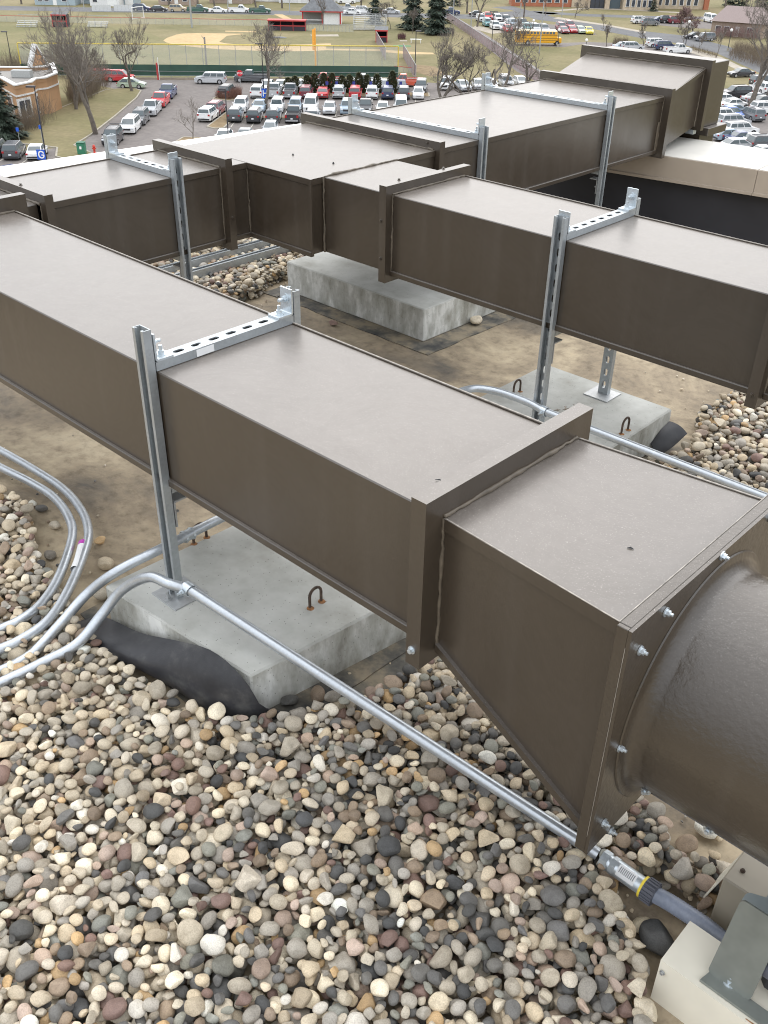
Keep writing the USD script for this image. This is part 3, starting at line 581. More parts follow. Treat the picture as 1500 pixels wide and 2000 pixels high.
clamp(t, cA[-1], dA, (0, -1, 0))
c1_ = at(1180, 1678, .11); c2_ = at(1244, 1723, .11); dC = (c2_ - c1_) / np.linalg.norm(c2_ - c1_)
def along(a, b): return [c1_ + dC * a, c1_ + dC * b]
part(t, 'compression_fitting', cat([tube(along(-.004, .012), .020, 8), tube(along(.012, .018), .018, 16), tube(along(.018, .030), .0195, 8)]), m_bright, 30)
part(t, 'coupling_body', tube(along(.030, .088), .0185, 18), m_bright, 30)
up_ = np.cross(dC, np.cross([0, 0, 1.], dC)); sd_ = np.cross(dC, up_)
vv = np.array([-.1, -.6, .8]); vv = vv - dC * (vv @ dC); vv /= np.linalg.norm(vv); ww = np.cross(dC, vv)
lab = []
for k in range(7):
    a = math.radians(-40 + 80 * k / 6); lab.append(vv * math.cos(a) + ww * math.sin(a))
Vv = [c1_ + dC * x + q * .0189 for x in (.036, .076) for q in lab]
part(t, 'printed_label', tm(Vv, [(k, k + 1, 8 + k, 7 + k) for k in range(6)]), m_sticker, True)
bars = []
for k in range(9):
    x = .040 + .0038 * k
    Vb = [c1_ + dC * (x + e) + q * .01915 for e in (0, .0016) for q in lab[1:5]]; bars.append(tm(Vb, [(m_, m_ + 1, 5 + m_, 4 + m_) for m_ in range(3)]))
part(t, 'label_print', cat(bars), m_ink)
part(t, 'gasket', tube(along(.088, .093), .0225, 20), m_yellow, 30)
part(t, 'ribbed_nut', cat([tube(along(.093, .118), .0225, 20)] + [tube([c1_ + dC * .094 + (up_ * math.cos(a) + sd_ * math.sin(a)) * .0235, c1_ + dC * .117 + (up_ * math.cos(a) + sd_ * math.sin(a)) * .0235], .0018, 5) for a in np.linspace(0, 6.283, 20, endpoint=False)]), m_nut, 30)
fl = spline([c1_ + dC * .112, at(1310, 1764, .11), at(1370, 1803, .115), at(1425, 1840, .12), (-.19, 1.25, .13)], 30)
n_ = len(fl); rr_ = .0165 + .0011 * np.cos(np.arange(n_) * math.pi / 1.0)
part(t, 'flexible_hose', tube(np.repeat(fl, 1, axis=0), rr_, 14), m_liq, True)
# conduit along the duct and on to the slotted post
pB = [at(-60, 1335, .082), at(0, 1311, .083), at(60, 1279, .092), at(115, 1222, .12), at(170, 1160, .16), at(230, 1115, .225), at(330, 1064, .262), at(440, 1008, .262)]
e0 = at(440, 1008, .262)
pB += [(-1.83, 1.7, .262), (-1.88, 2.2, .262), at(905, 763, .262), at(960, 762, .265), at(1025, 783, .265)]
eS = at_y(1063, 803, 2.512)
pB += [eS]
cB = spline(pB, 10); PIPES.append(cB[:90]); eE = at_y(1640, 1027, 2.49)
t = thing('conduit_pipe', 'galvanized conduit passing behind the near post, below the duct and out past the slotted post', 'conduit', e0)
part(t, 'pipe', tube(np.vstack([cB, eS + (eE - eS) * np.linspace(.03, 1, 16)[:, None]]), RC, 14), m_emt, True)
coupling(t, at(367, 1045, .262), e0 - at(330, 1064, .262), l=.016)
clamp(t, eS, eE - eS, (0, -1, 0))
# two loops swinging in from the left
pC = [at(px, py, z) for px, py, z in ((-80, 838, 0.1050), (0, 879, 0.1050), (70, 919, 0.1050), (125, 956, 0.1100), (160, 998, 0.1200), (173, 1040, 0.1250), (163, 1085, 0.1250), (130, 1160, 0.1200), (92, 1214, 0.1150), (40, 1250, 0.1100), (0, 1268, 0.1070), (-80, 1300, 0.1050))]
t = thing('conduit_pipe', 'outer of two curved galvanized conduits at the left, with purple tape', 'conduit', pC[5])
PIPES.append(spline(pC, 10)); part(t, 'pipe', tube(PIPES[-1], RC, 14), m_emt, True)
dd = at(159, 1072, 0.1250) - at(165, 1052, 0.1250); c = at(162, 1064, 0.1250); dd /= np.linalg.norm(dd)
part(t, 'purple_tape', tube([c - dd * .009, c + dd * .010], RC + .0006, 14, False), m_purple, True)
part(t, 'white_label', tube(spline([c + dd * .0105, at(154, 1095, 0.1249), at(147, 1113, 0.1245)], 4), RC + .0005, 14, False), m_sticker, True)
pD = [at(px, py, z) for px, py, z in ((-80, 868, 0.1050), (0, 912, 0.1050), (60, 942, 0.1050), (105, 971, 0.1100), (134, 1010, 0.1200), (141, 1050, 0.1200), (116, 1125, 0.1150), (80, 1180, 0.1100), (40, 1211, 0.1070), (0, 1229, 0.1050), (-80, 1262, 0.1050))]
t = thing('conduit_pipe', 'inner of two curved galvanized conduits at the left edge, plain', 'conduit', pD[5])
PIPES.append(spline(pD, 10)); part(t, 'pipe', tube(PIPES[-1], RC, 14), m_emt, True)
# strut rails laid on the stones below the left duct
for lab_, x, off in (('strut rail lying on stones below the left duct, the farther of two', -4.13, 0), ('strut rail lying on stones below the left duct, the nearer of two', -3.975, .004)):
    m = xf(strut(1.9, False, d=.041), np.array([1, 0, 0.]), np.array([0, 0, -1.]), np.array([0, 1., 0]), (x, 1.9, .062 + off))
    solo('strut_rail', m, m_strut, lab_, 'metal rail')

# ------------------------------------------------------------------ river stones
STONE = {  # name: (colour, weight left, weight right, angular)
    'cream': ((.56, .51, .415), 15, 9), 'white': ((.60, .58, .535), 5, 4), 'tan': ((.445, .385, .295), 20, 11), 'beige': ((.40, .365, .305), 30, 16),
    'grey': ((.29, .275, .25), 12, 16), 'green_grey': ((.20, .205, .185), 3, 8), 'dark_grey': ((.115, .115, .115), 3, 11), 'charcoal': ((.06, .062, .064), 1, 5),
    'maroon': ((.17, .115, .10), 2, 4), 'pink': ((.37, .295, .25), 5, 5), 'ochre': ((.42, .30, .17), 2, 3), 'brown': ((.24, .19, .145), 6, 7)}
SN = list(STONE)
m_stone = {}
for k in SN:
    c = tuple(min(.76, q * w_) for q, w_ in zip(STONE[k][0], (1.12, 1.085, 1.02)))
    m_stone[k] = M('river_stone_' + k, {
        'g': ('geometry', {}), 'oi': ('object_info', {}), 'n': ('noise_texture', {'scale': 34.0, 'detail': 6.0, 'roughness': 0.65}), 'n2': ('noise_texture', {'scale': 420.0, 'detail': 2.0}),
        'r0': ('rgb_ramp', {'ramp': [(0, tuple(x * y for x, y in zip(c, (.68, .66, .63)))), (.35, c), (.7, tuple(min(.8, x * y) for x, y in zip(c, (1.12, 1.08, 1.0)))), (1, tuple(min(.8, x * y) for x, y in zip(c, (1.3, 1.3, 1.32))))]}),
        'r1': ('rgb_ramp', {'ramp': [(.28, (.66, .64, .62)), (.5, (1, 1, 1)), (.75, (1.16, 1.15, 1.13))]}), 'm1': ('mix_color', {'blend_type': 'multiply', 'fac': .85}),
        'r2': ('rgb_ramp', {'ramp': [(.3, (.7, .7, .7)), (.5, (1, 1, 1)), (.7, (1.22, 1.22, 1.22))]}), 'm2': ('mix_color', {'blend_type': 'multiply', 'fac': .6}),
        'b': ('bump', {'strength': .35, 'distance': .0012}), 'p': ('principled_bsdf', {'roughness': .66, 'specular_ior_level': .4})},
        [('g.position', 'n.vector'), ('g.position', 'n2.vector'), ('oi.random', 'r0.fac'), ('n.fac', 'r1.fac'), ('n2.fac', 'r2.fac'), ('r0.color', 'm1.a'), ('r1.color', 'm1.b'),
         ('m1.result', 'm2.a'), ('r2.color', 'm2.b'), ('m2.result', 'p.base_color'), ('n2.fac', 'b.height'), ('b.normal', 'p.normal')])
def stone_mesh(seed, sub):
    """A pebble of about unit length: ellipsoid, a few worn flats, gentle lumps; some broken angular."""
    rg = np.random.default_rng(seed); m = trimesh.creation.icosphere(sub, 1.0); v = np.array(m.vertices)
    ang = rg.random() < .62
    for k in range(rg.integers(6, 11) if ang else rg.integers(2, 6)):
        n = rg.normal(size=3); n /= np.linalg.norm(n); d = rg.uniform(.48, .78) if ang else rg.uniform(.62, .86)
        h = v @ n; over = np.maximum(h - d, 0); v = v - (over * (.93 if ang else .75))[:, None] * n
    v *= np.array([1, rg.uniform(.66, .92), rg.uniform(.46, .74)])
    q = v / np.linalg.norm(v, axis=1, keepdims=True)
    v = v * (1 + .22 * meshkit.fbm(q * 1.3 + seed * 3.1) + .07 * meshkit.fbm(q * 3.4 + seed))[:, None]
    v -= (v.max(0) + v.min(0)) / 2; v /= (v[:, 0].max() - v[:, 0].min())
    return v, np.array(m.faces)
NV = 30
hi = [stone_mesh(100 + k, 3) for k in range(NV)]; loq = [stone_mesh(100 + k, 2) for k in range(NV)]
ext = [v.max(0) - v.min(0) for v, _ in hi]
CELL = .004
def rot(yaw, tx, ty):
    cz, sz, cx, sx, cy, sy = math.cos(yaw), math.sin(yaw), math.cos(tx), math.sin(tx), math.cos(ty), math.sin(ty)
    return np.array([[cz, -sz, 0], [sz, cz, 0], [0, 0, 1]]) @ np.array([[1, 0, 0], [0, cx, -sx], [0, sx, cx]]) @ np.array([[cy, 0, sy], [0, 1, 0], [-sy, 0, cy]])
def deposit(poly, obstacles, n_per_m2, seed, dark):
    """Drops stones one by one onto what already lies there, each into the lowest of a few spots."""
    rg = np.random.default_rng(seed); x0, y0, x1, y1 = poly.bounds; x0 -= .06; y0 -= .06; x1 += .06; y1 += .06
    W, Hh = int((x1 - x0) / CELL), int((y1 - y0) / CELL); Hm = np.zeros((Hh, W))
    for (a, b, c, d) in obstacles:
        i0, i1, j0, j1 = int((c - y0) / CELL), int((d - y0) / CELL), int((a - x0) / CELL), int((b - x0) / CELL)
        Hm[max(0, i0):max(0, i1), max(0, j0):max(0, j1)] = .4
    N = int(poly.area * n_per_m2); out = []
    import shapely
    pts = np.stack([rg.uniform(x0, x1, N * 40), rg.uniform(y0, y1, N * 40)], 1); pts = pts[shapely.contains_xy(poly, pts[:, 0], pts[:, 1])]
    ip = 0
    for s in range(N):
        if ip + 9 >= len(pts): break
        L = min(.050, .0262 * math.exp(rg.normal(0, .33))); k = rg.integers(NV); e = ext[k] * L
        R_ = rot(rg.uniform(0, 6.283), rg.normal(0, .22), rg.normal(0, .22))
        hx, hy = .5 * np.sqrt(((R_[:2] * e) ** 2).sum(1)); hz = .5 * math.sqrt(((R_[2] * e) ** 2).sum())
        nx, ny = max(1, int(hx / CELL)), max(1, int(hy / CELL)); gy, gx = np.mgrid[-ny:ny + 1, -nx:nx + 1]
        A = np.linalg.inv(R_[:2, :2] * (e[:2] * .5) @ (R_[:2, :2] * (e[:2] * .5)).T + np.eye(2) * 1e-9)
        X = gx * CELL; Y = gy * CELL; q = A[0, 0] * X * X + 2 * A[0, 1] * X * Y + A[1, 1] * Y * Y; ok = q < 1
        dome = np.where(ok, hz * np.sqrt(np.maximum(0, 1 - q)), -9)
        best = None
        for t in range(7):
            p = pts[ip]; ip += 1; j, i = int((p[0] - x0) / CELL), int((p[1] - y0) / CELL)
            w = Hm[i - ny:i + ny + 1, j - nx:j + nx + 1]
            if w.shape != dome.shape: continue
            z = float(np.max(w + np.where(ok, dome * .86, -9)))
            if best is None or z < best[0]: best = (z, i, j, p)
        if best is None or best[0] > .075: continue
        z, i, j, p = best; w = Hm[i - ny:i + ny + 1, j - nx:j + nx + 1]; np.maximum(w, np.where(ok, z + dome * .9, 0), out=w)
        d = dark(p) if callable(dark) else dark
        wts = np.array([STONE[c][1] * (1 - d) + STONE[c][2] * d for c in SN]); c = SN[int(rg.choice(len(SN), p=wts / wts.sum()))]
        out.append((np.array([p[0], p[1], z]), R_, L, k, c))
    return out
def P2(l, z=.02): return [tuple(at(a, b, z)[:2]) for a, b in l]
near_bed = Polygon([(-3.4, .80), (-2.92, 1.02), (-2.75, 1.09), (-2.60, 1.10), (-2.46, 1.03), (-2.30, .97), (-2.10, .93), (-2.0, .89), (-1.86, .885), (-1.68, .885), (-1.46, .925), (-1.33, 1.0), (-1.285, 1.11), (-1.26, 1.19), (-1.20, 1.22), (-1.20, 1.30), (-1.205, 1.40), (-1.15, 1.52), (-1.02, 1.60), (-.8, 1.62), (-.62, 1.56)]
                   + P2([(1240, 1570), (1290, 1600), (1300, 1660), (1345, 1700), (1400, 1690), (1440, 1750), (1395, 1800), (1340, 1735), (1270, 1700), (1190, 1730), (1180, 1765), (1215, 1800), (1245, 1880), (1262, 1960), (1235, 2100)]) + [(-.33, .70), (-.8, .2), (-1.2, .02), (-3.4, .02)])
near_bed = affinity.scale(near_bed, .97, .97, origin=(0, 0))
left_bed = Polygon([(-4.5, 2.0), (-3.9, 2.2), (-3.70, 2.62), (-3.66, 2.98), (-3.76, 3.12), (-3.74, 3.6), (-3.9, 3.95), (-4.5, 3.95)])
right_bed = Polygon([(-1.28, 3.13), (-1.38, 3.30), (-1.36, 3.62), (-1.15, 3.85), (-.5, 3.7), (-.5, 2.3), (-1.1, 2.3), (-1.30, 2.55), (-1.31, 2.8), (-1.27, 2.95)])
stones = deposit(near_bed, [(-1.9, -1.325, .955, 1.63), (-.30, .3, 1.05, 1.18), (-.30, .3, 1.255, 1.36)], 5900, 11, lambda p: min(1, max(0, (p[0] + 1.75) / .8 + (p[1] - .7) * .7)))
for s_ in stones: s_[0][2] += float(roofz(s_[0][1]))
from scipy.spatial import cKDTree
_pp = np.vstack([np.vstack([a + (b - a) * k for k in (0, .25, .5, .75)]) for pth in PIPES for a, b in zip(pth[:-1], pth[1:])]); _kt = cKDTree(_pp[:, :2])
def under_pipe(s):                                                   # pipes press their way into the bed
    d, i = _kt.query(s[0][:2]); e = ext[s[3]] * s[2] * .5; hz = math.sqrt(((s[1][2] * e) ** 2).sum()); return d > .012 + e[1] * .8 or s[0][2] + hz * .8 < _pp[i, 2]
stones = [s for s in stones if under_pipe(s)]
s2 = deposit(left_bed, [(-3.63, -2.67, 3.12, 3.9)], 5300, 12, .35)
s3 = deposit(right_bed, [(-1.96, -1.375, 2.4, 3.06)], 5500, 13, .6)
def in_view(p, m=40):
    d = (p - [0, 0, CZ]) @ Fw; x = 750 + FOC * (p @ Rt) / d; y = 1000 - FOC * ((p - [0, 0, CZ]) @ Up) / d
    return d > .2 and -m < x < 1500 + m and -m < y < 2000 + m
stones = [s for s in stones if in_view(s[0], 120)]; allst = stones + s2 + s3
# the largest in the picture stand as things of their own
def shown(s):
    """Rough size in the picture, for stones on top of their neighbours only."""
    p = s[0]; return s[2] / np.linalg.norm(p - [0, 0, CZ])
vis = [i for i, s in enumerate(stones) if in_view(s[0], -14) and s[0][2] > .026 + roofz(s[0][1])]
top_of = {}
for i in vis:
    p = stones[i][0]; k = (int(p[0] / .022), int(p[1] / .022))
    if k not in top_of or stones[top_of[k]][0][2] < p[2]: top_of[k] = i
order = sorted(top_of.values(), key=lambda i: -shown(stones[i]))[:300]; chosen = set(order)
CW = {'green_grey': 'greenish grey', 'dark_grey': 'dark grey', 'charcoal': 'near-black'}
SPOTS = [((-1.62, .90), 'just below the rubber flap'), ((-1.30, 1.02), 'by the tip of the rubber flap'), ((-1.02, 1.12), 'beside the straight conduit, below the near flange'), ((-.72, 1.12), 'beside the straight conduit, below the flared fitting'), ((-.52, 1.10), 'near the lower corner of the fan plate'), ((-.42, 1.02), 'near the flexible hose'), ((-.36, .90), 'close to the cream stand'),
         ((-1.02, 1.42), 'in the corner between conduit and near flange'), ((-2.25, .86), 'under the curved conduits at the left'), ((-1.95, .66), 'at the left edge below the conduits'), ((-1.55, .55), 'in the left part of the stone bed'), ((-1.20, .72), 'in the middle of the stone bed'), ((-.85, .85), 'right of the middle of the stone bed'), ((-1.20, .32), 'near the bottom left corner'), ((-.92, .52), 'near the bottom edge, left of the middle'), ((-.62, .74), 'near the bottom edge, right of the middle')]
SH = {}
for i in sorted(chosen):
    p, R_, L, k, c = stones[i]; v, f = hi[k]; w = (v * L) @ R_.T; b = p + [0, 0, w[:, 2].min()]
    sp_ = min(SPOTS, key=lambda q: math.hypot(q[0][0] - p[0], q[0][1] - p[1]))[1]; fl_ = ext[k][1] / ext[k][0]; shp = 'long' if fl_ < .70 else 'round' if fl_ > .86 else 'oval'
    lb_ = f'{"big " if L > .046 else ""}{shp} {CW.get(c, c)} stone {sp_}'; g_ = None
    solo('river_stone', (w + p, f), m_stone[c], lb_, 'stone', 'larger river stones of the foreground bed', smooth=True, base=b)
def instancer(name, lst, label, shapes):
    pi = UsdGeom.PointInstancer.Define(stage, numbered('/World', name)); root = str(pi.GetPath()) + '/stone_kinds'
    UsdGeom.Scope.Define(stage, root); idx, n = {}, 0
    for c in SN:
        for k in shapes:
            q = f'{root}/{c}_stone' + (f'_{k:03d}')
            v, f = loq[k]; mm = usdkit.mesh(stage, q, (v, f), m_stone[c], smooth=True); pi.CreatePrototypesRel().AddTarget(mm.GetPath()); idx[(c, k)] = n; n += 1
    pos, ori, sc, ids = [], [], [], []
    for p, R_, L, k, c in lst:
        q = trimesh.transformations.quaternion_from_matrix(np.vstack([np.hstack([R_, [[0], [0], [0]]]), [0, 0, 0, 1]]))
        pos.append(Gf.Vec3f(*map(float, p))); ori.append(Gf.Quath(*map(float, q))); sc.append(Gf.Vec3f(float(L), float(L), float(L))); ids.append(idx[(c, shapes[k % len(shapes)])])
    pi.CreatePositionsAttr(Vt.Vec3fArray(pos)); pi.CreateOrientationsAttr(Vt.QuathArray(ori)); pi.CreateScalesAttr(Vt.Vec3fArray(sc)); pi.CreateProtoIndicesAttr(Vt.IntArray(ids))
    return tag(pi.GetPrim(), label, 'gravel', kind='stuff')
# grit and chips scattered on the bare membrane
rgg = np.random.default_rng(77); grit = []
import shapely
beds = near_bed.union(left_bed).union(right_bed).buffer(-.05); bare = beds.buffer(.55).difference(beds)
for q in rgg.uniform((-4.6, .3), (-.2, 4.2), (9000, 2)):
    if len(grit) < 900 and shapely.contains_xy(bare, *q) and rgg.random() < math.exp(-beds.distance(Point(q)) / .10) + .035 and not any(a < q[0] < b and c < q[1] < d for a, b, c, d in ((-1.9, -1.32, .95, 1.63), (-1.97, -1.37, 2.39, 3.07), (-3.64, -2.66, 3.1, 3.9), (-.32, .3, 1.0, 1.37))):
        L = rgg.uniform(.005, .013); k = int(rgg.integers(NV)); grit.append((np.array([q[0], q[1], .0045 + L * .2 + float(roofz(q[1]))]), rot(rgg.uniform(0, 6), 0, 0), L, k, str(rgg.choice(['beige', 'tan', 'grey', 'cream', 'brown', 'dark_grey']))))
instancer('gravel', grit + [s for i, s in enumerate(stones) if i not in chosen] + s2 + s3, 'mixed river stones spread as gravel over the roof', list(range(NV)))
# single stones that rolled clear of the beds
loose = [(650, 631, 'maroon', .055, 'reddish brown stone alone on the dirt in front of the long block'), (930, 630, 'cream', .07, 'flat pale stone on the slip sheet by the long block corner'),
    (207, 1106, 'tan', .052, 'tan stone alone on the dirt left of the nearest block'), (196, 1057, 'ochre', .042, 'small ochre stone alone between purple tape and near post'),
    (108, 1027, 'beige', .040, 'round beige stone inside the bend of the curved conduits'), (64, 984, 'white', .03, 'small white stone at the edge of the dirt left of the conduit bends'),
    (81, 993, 'dark_grey', .042, 'dark stone pair member nearest the conduit bend'), (621, 1364, 'brown', .055, 'brown stone alone on the sheets right of the rubber flap'),
    (566, 1376, 'charcoal', .046, 'black stone at the tip of the rubber flap'), (98, 1085, 'grey', .036, 'grey stone under the inner curved conduit'), (197, 1165, 'beige', .055, 'beige stone between the two strapped conduits near the block corner'),
    (727, 1362, 'pink', .05, 'speckled pink stone just left of the conduit by the near flange'), (683, 1378, 'cream', .05, 'flat cream stone touching the conduit on the sheets'),
    (1378, 1624, 'white', .052, 'flat pale stone below the fan housing on bare dirt'), (1406, 1634, 'cream', .036, 'small cream stone tucked under the fan housing edge'),
    (1320, 1716, 'pink', .045, 'half-round stone standing on the dirt right of the conduit fitting'), (1358, 1728, 'tan', .05, 'angular tan stone on the dirt behind the flexible hose'),
    (1386, 1762, 'ochre', .05, 'ochre stone on the dirt beside the flexible hose'), (1395, 1706, 'grey', .048, 'round grey stone near the far stand channel'), (1415, 1742, 'brown', .065, 'large brown stone against the far stand channel'),
    (1280, 1840, 'charcoal', .075, 'large smooth black stone in front of the near stand channel'), (1256, 1812, 'cream', .045, 'broken cream stone on the dirt in front of the flexible hose'),
    (1186, 1732, 'ochre', .055, 'brown-orange stone below the conduit coupling'), (1340, 1653, 'brown', .055, 'brown stone on wet dirt below the fan housing'), (430, 571, 'grey', .03, 'tiny grey stone below the left stone bed'), (463, 585, 'dark_grey', .035, 'small dark stone beside the near duct edge at the left bed')]
for q, (px, py, c, L, lb) in enumerate(loose):
    k = (q * 7 + 3) % NV; v, f = hi[k]; R_ = rot(q * 1.7, .1, -.08); w = (v * L) @ R_.T; p = at(px, py, .012); p = at(px, py, .012 + float(roofz(p[1]))); p[2] = .003 + float(roofz(p[1])) - w[:, 2].min() + (.006 if 900 < px < 960 else .005 if 500 < px < 740 and py > 1300 else 0)
    solo('loose_stone', (w + p, f), m_stone[c], lb, 'stone', smooth=True)

# ================================================================== the town below: E to the picture's right, N away from the camera
N2 = Fw[:2] / np.linalg.norm(Fw[:2]); E2 = np.array([N2[1], -N2[0]]); BASE = YAW - math.pi / 2
HN, HS, HE, HW = BASE, BASE + math.pi, BASE - math.pi / 2, BASE + math.pi / 2
def gp(px, py, h=0.0): return at(px, py, GZ + h)
def en(e, n, h=0.0): p = E2 * e + N2 * n; return np.array([p[0], p[1], GZ + h])
def to_en(p): return float(np.dot(p[:2], E2)), float(np.dot(p[:2], N2))
def gsheet(name, pts, k, mt, kind='structure', label=None, th=None):
    P = Polygon([tuple(p[:2]) for p in pts]).buffer(0)
    m = prism(P, th or .003); m.apply_translation((0, 0, GZ + .004 * k)); return solo(name, m, mt, kind=kind, label=label)
def gpx(l): return [gp(a, b) for a, b in l]

def gmat(name, stops, scale, rough=.95, scale2=1.5):
    return M(name, {'g': ('geometry', {}), 'n': ('noise_texture', {'scale': scale, 'detail': 9.0, 'roughness': .68}), 'n2': ('noise_texture', {'scale': scale2, 'detail': 5.0, 'roughness': .7}),
        'r': ('rgb_ramp', {'ramp': stops}), 'r2': ('rgb_ramp', {'ramp': [(.3, (.8, .8, .8)), (.7, (1.18, 1.18, 1.15))]}), 'm': ('mix_color', {'blend_type': 'multiply', 'fac': .8}), 'p': ('principled_bsdf', {'roughness': rough, 'specular_ior_level': .2})},
        [('g.position', 'n.vector'), ('g.position', 'n2.vector'), ('n.fac', 'r.fac'), ('n2.fac', 'r2.fac'), ('r.color', 'm.a'), ('r2.color', 'm.b'), ('m.result', 'p.base_color')])
m_lawn = gmat('dormant_lawn', [(.32, (.135, .128, .058)), (.46, (.18, .16, .08)), (.58, (.225, .19, .105)), (.75, (.275, .225, .13))], .045)
m_outfield = gmat('outfield_grass', [(.3, (0.133, 0.133, 0.060)), (.5, (0.172, 0.159, 0.077)), (.7, (0.224, 0.194, 0.103))], .06)
m_asph = gmat('pinkish_asphalt', [(.3, (0.159, 0.142, 0.133)), (.55, (0.194, 0.174, 0.163)), (.75, (0.232, 0.211, 0.198))], .08)
m_road = gmat('grey_road', [(.3, (0.129, 0.129, 0.133)), (.7, (0.172, 0.172, 0.176))], .1)
m_sand = gmat('infield_sand', [(.3, (0.430, 0.310, 0.163)), (.7, (0.499, 0.370, 0.211))], .2)
m_kerb = gmat('kerb_concrete', [(.3, (0.310, 0.284, 0.232)), (.7, (0.396, 0.361, 0.301))], .6)
m_walk = gmat('pavement_concrete', [(.3, (0.327, 0.292, 0.241)), (.7, (0.404, 0.361, 0.301))], .5)
m_mulch = gmat('tan_mulch', [(.3, (0.172, 0.125, 0.073)), (.7, (0.292, 0.219, 0.129))], .9)
m_dirt = gmat('dirt_strip', [(.3, (0.112, 0.090, 0.069)), (.7, (0.206, 0.163, 0.125))], .6)
m_line = simple('faded_line_paint', (.50, .47, .40), .8)
m_bark = simple('grey_brown_bark', (.135, .115, .095), .9, var=.3, scale=3)
m_twig = simple('bare_twigs', (.165, .142, .12), .9, var=.2, scale=.6)
m_twigred = simple('reddish_twigs', (.19, .125, .115), .9, var=.2, scale=.6)
m_brush = simple('brown_brush_stems', (.155, .12, .085), .95, var=.3, scale=.5)
m_spruce = simple('dark_spruce_needles', (.042, .060, .040), .8, var=.5, scale=1.6)
m_arb = simple('arborvitae_leaves', (.075, .08, .035), .8, var=.4, scale=3)
m_screen = simple('green_windscreen_cloth', (.025, .062, .043), .8, var=.2, scale=.4)
m_pole = simple('grey_galvanized_post', (.33, .34, .33), .6)
m_lamp = simple('dark_lamp_post', (.03, .03, .035), .5)
m_wood = simple('weathered_wood_pole', (.26, .235, .21), .9, var=.2)
m_yel = simple('yellow_fence_cap', (.58, .45, .08), .6)
m_orange = simple('orange_foul_pole', (.80, .36, .05), .5)
m_red = simple('red_painted_trim', (.42, .045, .045), .5)
m_dark = simple('dark_dugout_inside', (.03, .022, .03), .8)
m_shing = simple('grey_shingles', (.135, .14, .145), .9, var=.2, scale=1.5)
m_white = simple('white_paint', (.74, .74, .72), .5)
m_blue = simple('blue_sign', (.02, .09, .46), .4)
m_stop = simple('stop_sign_red', (.52, .02, .03), .4)
m_net = M('chain_link_net', {'p': ('diffuse_bsdf', {'color': (.30, .31, .29)}), 't': ('transparent_bsdf', {}), 'm': ('mix_closure', {'fac': .86})}, [('p.BSDF', 'm.closure1'), ('t.BSDF', 'm.closure2')], surface='m.closure')
m_netred = M('rusty_chain_link', {'p': ('diffuse_bsdf', {'color': (.22, .17, .17)}), 't': ('transparent_bsdf', {}), 'm': ('mix_closure', {'fac': .45})}, [('p.BSDF', 'm.closure1'), ('t.BSDF', 'm.closure2')], surface='m.closure')

# ------------------------------------------------------------------ ground
th = np.linspace(0, 2 * np.pi, 64, endpoint=False)
disc = prism(Polygon([(2500 * math.cos(a), 2500 * math.sin(a)) for a in th]), .5); disc.apply_translation((0, 0, GZ - .5)); solo('lawn', disc, m_lawn, kind='structure')
gsheet('parking_lot', [en(-75, 60), en(-75, 122), en(-52, 121), en(-43, 117.5), en(-38, 122), en(-42, 160), en(-47, 164.5), en(-52, 170.6), en(4, 174), en(22, 168), en(24, 150), en(36, 160), en(52, 172), en(80, 178), en(95, 170), en(95, 60)], 1, m_asph)
gsheet('outfield', [en(-60, 172), en(2, 176), en(-1, 210), en(-20, 213), en(-50, 226), en(-60, 245), en(-95, 248), en(-110, 180)], 1, m_outfield)
gsheet('street', [en(-150, 276), en(-60, 276.5), en(-20, 277), en(20, 276), en(40, 286), en(46, 295), en(36, 300), en(20, 287), en(-20, 288), en(-150, 287)], 1, m_road)
gsheet('street', gpx([(960, 14), (1000, 20), (1045, 38), (1100, 45), (1165, 58), (1250, 74), (1320, 84), (1400, 104), (1500, 150), (1600, 190), (1600, 140), (1500, 118), (1420, 90), (1340, 70), (1250, 60), (1150, 46), (1080, 33), (1000, 12)]), 2, m_road)
gsheet('street', gpx([(1005, 24), (1080, 28), (1140, 32), (1300, 37), (1420, 38), (1420, 33), (1300, 32), (1140, 27), (1040, 21)]), 1.0, m_road)
gsheet('pavement', gpx([(1080, 36), (1180, 50), (1260, 65), (1262, 62), (1180, 47), (1090, 33.5)]), 3, m_walk)
gsheet('pavement', gpx([(1320, 95), (1400, 118), (1500, 165), (1520, 165), (1410, 112), (1330, 90)]), 3, m_walk)
gsheet('pavement', gpx([(1090, 22), (1150, 17), (1240, 21), (1350, 27), (1350, 25), (1240, 18.5), (1150, 14.5), (1080, 20)]), 2, m_walk)
gsheet('school_lot', gpx([(930, 38), (1010, 62), (1165, 68), (1150, 55), (1060, 46), (1000, 36), (960, 26)]), 1, m_asph)
gsheet('school_lot', gpx([(985, 88), (1100, 92), (1140, 86), (1160, 100), (1290, 112), (1370, 110), (1300, 88), (1150, 82)]), 2, m_asph)
gsheet('school_lot', gpx([(1240, 44), (1330, 54), (1420, 58), (1410, 44), (1330, 40), (1240, 36)]), 3, m_asph)
gsheet('driveway', gpx([(872, 33), (900, 50), (950, 92), (1010, 140), (1050, 160), (1060, 140), (1000, 100), (940, 62), (895, 36)]), 1, gmat('purplish_path', [(.3, (.21, .185, .18)), (.7, (.26, .23, .22))], .2))
gsheet('driveway', gpx([(920, 55), (960, 66), (1010, 62), (960, 56), (930, 50)]), 2, m_walk)
